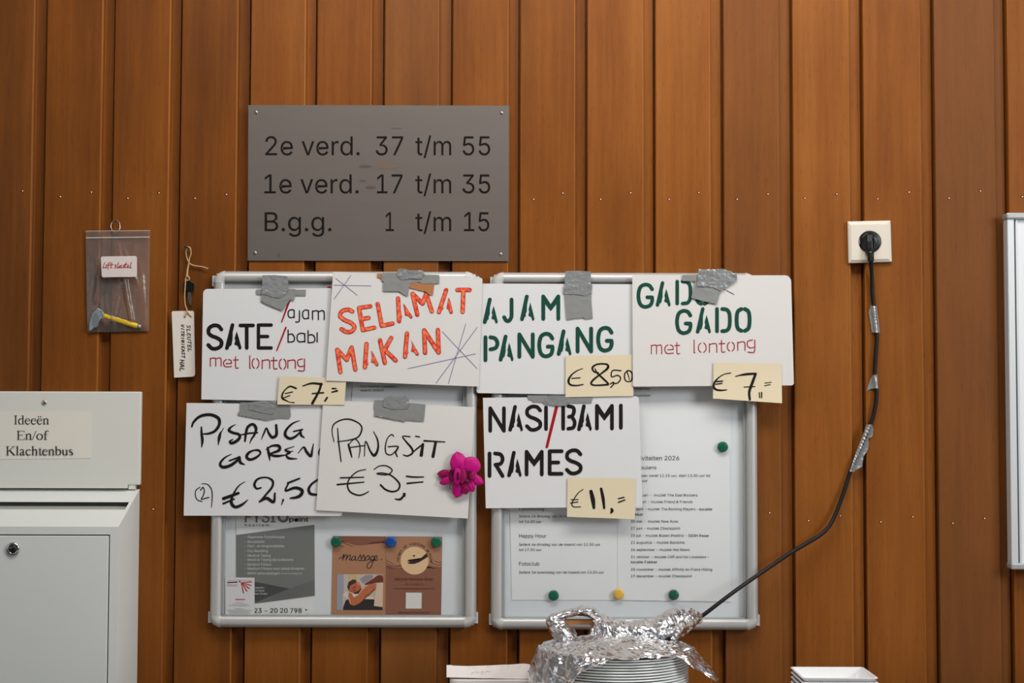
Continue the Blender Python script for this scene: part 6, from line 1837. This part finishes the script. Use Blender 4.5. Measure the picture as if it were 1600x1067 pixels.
petal('lip', (450, 470), (440, 640), 50, 0.0505, 0.050, 0.001, MAGC, 15)
petal('lip', (720, 470), (730, 640), 130, 0.045, 0.045, 0.002, MAGD, 16)
obj('curled_stem', MB().tube(catmull([fp(340, 700, 0.036), fp(300, 720, 0.036), fp(282, 760, 0.034), fp(305, 815, 0.033)], 5), 0.0006, 8), MAGD, fw)

# ------------------------------------------------------------------ serving table (out of frame below) and what stands on it
TZ = 0.925
tb = thing('serving_table', (0.15, -0.42, 0), 'serving table carrying the plates and trays', 'table')
TBM = mat('table_laminate', (196, 190, 182), 0.5)
bevel(obj('table_top', MB().box((-0.62, -0.75, TZ - 0.03), (1.05, -0.115, TZ)), TBM, tb), 0.003)
for x in (-0.57, 1.0):
    for y in (-0.70, -0.165):
        obj('leg', MB().box((x - 0.02, y - 0.02, 0), (x + 0.02, y + 0.02, TZ - 0.03)), mat('table_leg_steel', (120, 120, 120), 0.4, 0.7), tb)

# plates
PC = P(962, 1040, 0.26)
PX, PY = PC.x, PC.y
PR = 0.1225
PITCHZ = 0.0046
z_top = P(962, 1013, 0.26).z


def plate_prof():
    return [(0.0, 0.0), (0.062, 0.0), (0.066, 0.0012), (0.080, 0.0086), (0.100, 0.0162), (PR - 0.001, 0.0205), (PR, 0.0215), (PR - 0.0006, 0.0228), (PR - 0.003, 0.0232), (0.100, 0.0200), (0.080, 0.0126), (0.064, 0.0042), (0.060, 0.0036), (0.0, 0.0036)]


npl = int((z_top - 0.0232 - TZ) / PITCHZ) + 1
first = None
for k in range(npl):
    z = TZ + 0.0002 + k * PITCHZ
    nth = npl - k
    words_ = ['topmost', 'second', 'third', 'fourth', 'fifth', 'sixth', 'seventh', 'eighth', 'ninth', 'tenth', 'eleventh', 'twelfth', 'thirteenth', 'fourteenth', 'fifteenth', 'sixteenth', 'seventeenth', 'eighteenth', 'nineteenth', 'twentieth', 'twenty-first', 'twenty-second', 'twenty-third', 'twenty-fourth']
    if first is None:
        mb = MB().lathe(plate_prof(), (PX, PY, z), axis=(0, 0, 1), seg=64)
        first = obj('dinner_plate', mb, PORC, None, (PX, PY, z))
        o = first
    else:
        o = first.copy()
        COL.objects.link(o)
        o.location = (PX + random.uniform(-.0005, .0005), PY + random.uniform(-.0005, .0005), z)
        o.rotation_euler = (0, 0, random.uniform(0, 6))
    lb = 'topmost white plate of the stack, directly under the foil' if nth == 1 else '%s white plate from the top of the stack under the foil' % words_[nth - 1]
    tag(o, lb, 'plate', 'white plates stacked under the foil')
z_rim = TZ + 0.0002 + (npl - 1) * PITCHZ + 0.0232

# foil
TFO = (820, 920, 0.1875)


def op(x, y, d):
    return P(TFO[0] + x * TFO[2], TFO[1] + y * TFO[2], d)


def crumple(mb, amp, f0=28.0, seed=0.0):
    """creased foil: each point snaps onto a random tilted plane of the cell it lies in, at two cell sizes"""
    me = bpy.data.meshes.new('tmp')
    me.from_pydata(mb.v, [], mb.f)
    me.update()
    nr = [v.normal.copy() for v in me.vertices]
    bpy.data.meshes.remove(me)
    for i, v in enumerate(mb.v):
        p = v + Vector((seed, seed * 1.7, -seed))
        s_ = 0.0
        for f, a in ((f0, 1.0), (f0 * 2.6, 0.5), (f0 * 6.0, 0.2)):
            c = noise.voronoi(p * f)
            ctr = c[1][0]
            rv = noise.cell_vector(ctr * 31.7) * 2 - Vector((1, 1, 1))
            s_ += a * ((p * f - ctr).dot(rv) * 0.9 + 0.5 * (c[0][1] - c[0][0]) - 0.2)
        mb.v[i] = v + nr[i] * (s_ * amp) + noise.noise_vector(p * f0 * 3) * amp * 0.25
    return mb


fo = thing('foil_bundle', op(700, 700, 0.26), 'crumpled aluminium foil bundle lying on the stack of plates', 'foil')
# roll (a wrapped thing)
ROLL_S = [(560, 300, 470, 0.03), (600, 235, 500, 0.045), (660, 222, 500, 0.055), (760, 262, 500, 0.055), (860, 276, 495, 0.05), (960, 270, 485, 0.05), (1060, 245, 468, 0.05), (1150, 205, 455, 0.05), (1240, 165, 435, 0.052), (1310, 145, 395, 0.05), (1380, 165, 345, 0.042), (1430, 195, 300, 0.03), (1462, 230, 262, 0.012)]
mb = MB()
nv = 46
sec = []
for i in range(len(ROLL_S) - 1):
    for k in range(7):
        t = k / 7
        sec.append(tuple(ROLL_S[i][j] * (1 - t) + ROLL_S[i + 1][j] * t for j in range(4)))
sec.append(ROLL_S[-1])
vs = []
for (x, yt, yb, rd) in sec:
    for k in range(nv):
        a = 2 * math.pi * k / nv
        vs.append(op(x, (yt + yb) / 2 - math.cos(a) * (yb - yt) / 2, 0.215 + rd * math.sin(a)))
n_ = len(sec)
fs = [(i * nv + k, (i + 1) * nv + k, (i + 1) * nv + (k + 1) % nv, i * nv + (k + 1) % nv) for i in range(n_ - 1) for k in range(nv)] + [tuple(range(nv)), tuple(range((n_ - 1) * nv, n_ * nv))[::-1]]
mb.add(vs, fs)
obj('foil_roll', crumple(mb, 0.0042, 34, 1.3), FOIL, fo)
# loop at one end
LOOP = [(600, 515, .24, 30, 34), (500, 500, .235, 50, 34), (400, 455, .225, 74, 36), (318, 365, .22, 86, 40), (248, 290, .22, 74, 34), (225, 248, .22, 40, 24), (320, 215, .22, 32, 22), (420, 195, .22, 42, 26), (510, 185, .22, 46, 28), (585, 215, .22, 44, 28), (612, 300, .225, 34, 28), (600, 400, .23, 32, 28), (570, 500, .235, 30, 30)]
cl = catmull([(a[0], a[1], a[2]) for a in LOOP], 6)
rl = catmull([(a[3], a[4], 0) for a in LOOP], 6)
mb = MB()
nv = 26
vs = []
for i, c in enumerate(cl):
    a_, b_ = cl[max(i - 1, 0)], cl[min(i + 1, len(cl) - 1)]
    t = Vector((b_.x - a_.x, b_.y - a_.y)).normalized()
    nr = Vector((-t.y, t.x))
    for k in range(nv):
        a = 2 * math.pi * k / nv
        vs.append(op(c.x + nr.x * math.cos(a) * rl[i].x, c.y + nr.y * math.cos(a) * rl[i].x, c.z + 0.026 * math.sin(a) * rl[i].y / 30))
n_ = len(cl)
mb.add(vs, [(i * nv + k, (i + 1) * nv + k, (i + 1) * nv + (k + 1) % nv, i * nv + (k + 1) % nv) for i in range(n_ - 1) for k in range(nv)] + [tuple(range(nv)), tuple(range((n_ - 1) * nv, n_ * nv))[::-1]])
obj('foil_loop', crumple(mb, 0.0030, 44, 4.7), FOIL, fo)
# cover over the plates: polar sheet with a ragged hanging edge
DROP = [(-180, 0.050), (-150, 0.060), (-128, 0.050), (-112, 0.018), (-95, 0.004), (-75, 0.0), (-55, 0.002), (-44, 0.004), (-32, 0.026), (-16, 0.050), (0, 0.050), (25, 0.04), (60, 0.03), (90, 0.03), (120, 0.04), (150, 0.045), (180, 0.050)]


def lerp_tab(tab, x):
    for i in range(len(tab) - 1):
        if tab[i][0] <= x <= tab[i + 1][0]:
            t = (x - tab[i][0]) / (tab[i + 1][0] - tab[i][0])
            t = t * t * (3 - 2 * t)
            return tab[i][1] * (1 - t) + tab[i + 1][1] * t
    return tab[-1][1]


mb = MB()
na, nr_ = 150, 44
vs = [Vector((PX, PY, z_rim + 0.023))]
for j in range(1, nr_ + 1):
    s_ = j / nr_
    for k in range(na):
        th = -180 + 360 * k / na
        dr_ = max(0.0, lerp_tab(DROP, th) + 0.006 * noise.noise(Vector((th * 0.09, 2.2, 0))))
        flare = 0.0 if dr_ < 0.01 else (0.24 if -50 < th < 30 else 0.10) * dr_
        rim = PR + 0.007
        # path length: in to rim (0..0.7), then down
        if s_ <= 0.72:
            r = rim * s_ / 0.72
            z = z_rim + (0.0050 if th < 0 else 0.0030) + 0.019 * (1 - (r / rim) ** 2.2) * (1.0 if th < 0 else 0.75 + 0.25 * abs(math.cos(math.radians(th))))
        else:
            q = (s_ - 0.72) / 0.28
            r = rim + flare * q * 3 + 0.004 * math.sin(q * 2.2)
            if dr_ < 0.01:
                r = rim
            z = z_rim + 0.0050 - dr_ * q
        fold = 0.003 * math.sin(math.radians(th) * 17 + 3 * noise.noise(Vector((th * .05, 0, 0)))) * max(0, s_ - 0.45) * 1.6
        a = math.radians(th)
        vs.append(Vector((PX + (r + fold) * math.cos(a), PY + (r + fold) * math.sin(a), z)))
fs = [(0, 1 + k, 1 + (k + 1) % na) for k in range(na)]
for j in range(nr_ - 1):
    for k in range(na):
        a = 1 + j * na
        fs.append((a + k, a + na + k, a + na + (k + 1) % na, a + (k + 1) % na))
mb.add(vs, fs)
mb = crumple(mb, 0.0034, 32, 9.2)
obj('foil_cover', mb, FOIL, fo)
# wooden stick through the loop
sk = MB()
a, b = op(328, 262, 0.20), op(600, 282, 0.205)
sk.box((a.x, -0.225, b.z - 0.001), (b.x, -0.205, a.z + 0.0035))
sk.box((a.x + 0.012, -0.205, b.z - 0.003), (b.x - 0.022, -0.196, b.z + 0.002))
o = bevel(obj('wooden_stick', sk, mat('pale_kitchen_wood', (190, 130, 76), 0.6, noise_amt=0.2, noise_scale=30, stretch=(1, 8, 8))), 0.001)
tag(o, 'flat brown wooden stick held in the foil loop', 'stick')

# food container and folded card
cz = P(770, 1061.5, 0.24).z
cxa, cxb = P(702, 1064, 0.24).x, P(842, 1064, 0.24).x
PLM = mat('pale_translucent_plastic', (206, 200, 200), 0.35)
fc = thing('food_container', ((cxa + cxb) / 2, -0.19, TZ), 'pale plastic food container beside the plates, under a folded card', 'container')


def rrect(x0, x1, y0, y1, r, z, n=6):
    out = []
    for (cx, cy, a0) in ((x1 - r, y1 - r, 0), (x0 + r, y1 - r, 90), (x0 + r, y0 + r, 180), (x1 - r, y0 + r, 270)):
        for k in range(n + 1):
            a = math.radians(a0 + 90 * k / n)
            out.append((cx + r * math.cos(a), cy + r * math.sin(a), z))
    return out


def stack_rings(rings, cap_top=True, cap_bot=True):
    mb = MB()
    n = len(rings[0])
    vs = [p for r in rings for p in r]
    fs = [(i * n + k, i * n + (k + 1) % n, (i + 1) * n + (k + 1) % n, (i + 1) * n + k) for i in range(len(rings) - 1) for k in range(n)]
    if cap_bot:
        fs.append(tuple(range(n))[::-1])
    if cap_top:
        fs.append(tuple(range((len(rings) - 1) * n, len(rings) * n)))
    return mb.add(vs, fs)


ya, yb_ = -0.24, -0.135
obj('tub', stack_rings([rrect(cxa + .008, cxb - .008, ya + .008, yb_ - .004, .012, TZ + 0.0003), rrect(cxa + .003, cxb - .003, ya + .003, yb_ - .001, .015, cz - 0.008)]), PLM, fc)
bevel(obj('lid', stack_rings([rrect(cxa, cxb, ya, yb_, .016, cz - 0.008), rrect(cxa, cxb, ya, yb_, .016, cz - 0.002), rrect(cxa + .003, cxb - .003, ya + .003, yb_ - .003, .014, cz - 0.0005)]), PLM, fc), 0.001)
TFC = (680, 1020, 0.1125)
# a long folded card lying on the lid: front flap and back flap meeting at the fold
ft = [(158, 168), (235, 168), (250, 176), (450, 182), (700, 175), (1000, 162), (1240, 148), (1370, 168), (1392, 180)]
fb = [(158, 338), (240, 340), (420, 346), (700, 352), (1000, 358), (1240, 362), (1370, 364), (1390, 365)]
mb = MB()
dF, dK = 0.235, 0.205
ntop = 24
vs = []
for k in range(ntop + 1):
    x = 158 + (1385 - 158) * k / ntop
    yt, yb2 = lerp_tab(ft, x), lerp_tab(fb, x)
    a = P(TFC[0] + x * TFC[2], TFC[1] + yt * TFC[2], dF - 0.012)
    b = P(TFC[0] + x * TFC[2], TFC[1] + yb2 * TFC[2], dF)
    b.z = max(b.z, cz + 0.0003)
    c = Vector((a.x, -dF + 0.026, b.z))
    vs += [a, b, c, a + Vector((0, 0.0006, -0.0008)), b + Vector((0, 0.0008, 0)), c + Vector((0, -0.0008, 0))]
fs = []
for k in range(ntop):
    o_, n2 = k * 6, k * 6 + 6
    fs += [(o_, o_ + 1, n2 + 1, n2), (o_, n2, n2 + 2, o_ + 2), (o_ + 3, n2 + 3, n2 + 4, o_ + 4), (o_ + 3, o_ + 5, n2 + 5, n2 + 3), (o_ + 1, o_ + 4, n2 + 4, n2 + 1), (o_ + 2, n2 + 2, n2 + 5, o_ + 5)]
mb.add(vs, fs)
fcard = obj('folded_card', mb, mat('off_white_card', (222, 214, 211), 0.7, noise_amt=0.03, noise_scale=50))
tag(fcard, 'long folded off-white card with faint marks, lying on the plastic container', 'card')


def fdf(x, y):
    u = (y - 1020) / TFC[2]
    return dF - 0.012 * max(0.0, min(1.0, (355 - u) / 190)) + 0.0002


ik = Ink(fdf, TFC, eps=0.0005)
for x, y in ((505, 285), (512, 278), (545, 270), (575, 262), (585, 275), (620, 270), (650, 262), (658, 270), (700, 262), (722, 256), (735, 262), (765, 252), (640, 292), (690, 288), (470, 206), (520, 204), (560, 206), (720, 200), (750, 196), (1150, 208), (1180, 190), (920, 192), (1000, 188)):
    ik.lines([(x, y), (x + 10, y - 6)], 5)
ik.done('faint_marks', mat('faint_grey_marks', (146, 138, 136), 0.7), fcard)

# stack of oblong trays
bl, br_ = P(1234, 1041.5, 0.20), None
zt_ = P(1290, 1041.5, 0.235).z
T0 = P(1234, 1041.5, 0.235)
T1 = P(1348, 1041.5, 0.235)
# depth from the lower rim pixel
yb3 = None
tw = T1.x - T0.x
for k in range(1, 200):
    d = 0.235 + k * 0.001
    q = CAM + (Vector((T0.x, -d, zt_)) - CAM)
    v = Vector((T0.x, -d, zt_)) - CAM
    py = 533.5 - FPX * v.dot(UP) / v.dot(FWD)
    if py >= 1058.5:
        yb3 = d
        break
yb3 = yb3 or 0.32
TX0, TX1, TY0, TY1 = T0.x, T1.x + 0.001, -yb3, -0.235
tray_h = 0.030


def tray_mb(z):
    rg_ = []
    for ins, h in ((.016, 0.0), (.014, 0.0), (.004, tray_h - .004), (.0005, tray_h - .002), (0.0, tray_h - .0005), (.0012, tray_h), (.0040, tray_h - .0006), (.0050, tray_h - .004), (.0147, .0032), (.0165, .0022)):
        rg_.append(rrect(TX0 + ins, TX1 - ins, TY0 + ins, TY1 - ins, 0.006, z + h))
    return stack_rings(rg_)


tp = 0.0078
nt_ = max(3, int((zt_ - tray_h - TZ) / tp) + 1)
base_z = zt_ - tray_h - (nt_ - 1) * tp
first = None
nm = ['topmost', 'second', 'third', 'fourth', 'fifth', 'sixth', 'seventh', 'eighth', 'ninth', 'tenth', 'eleventh', 'twelfth']
for k in range(nt_):
    z = base_z + k * tp
    if first is None:
        z0_ = TZ + 0.0003 if z - TZ < tp else z
        first = obj('serving_tray', tray_mb(z), TRAYM, None, ((TX0 + TX1) / 2, (TY0 + TY1) / 2, z))
        for p in first.data.polygons:
            p.use_smooth = True
        bevel(first, 0.0004)
        first.location.z = TZ + 0.0003
        o = first
    else:
        o = first.copy()
        COL.objects.link(o)
        o.location = ((TX0 + TX1) / 2 + random.uniform(-.0006, .0006), (TY0 + TY1) / 2, z)
    nth = nt_ - k
    tag(o, 'topmost white oblong tray of the stack below the cord, open and empty' if nth == 1 else '%s white oblong tray from the top of the tray stack' % nm[nth - 1], 'tray', 'stacked white trays')
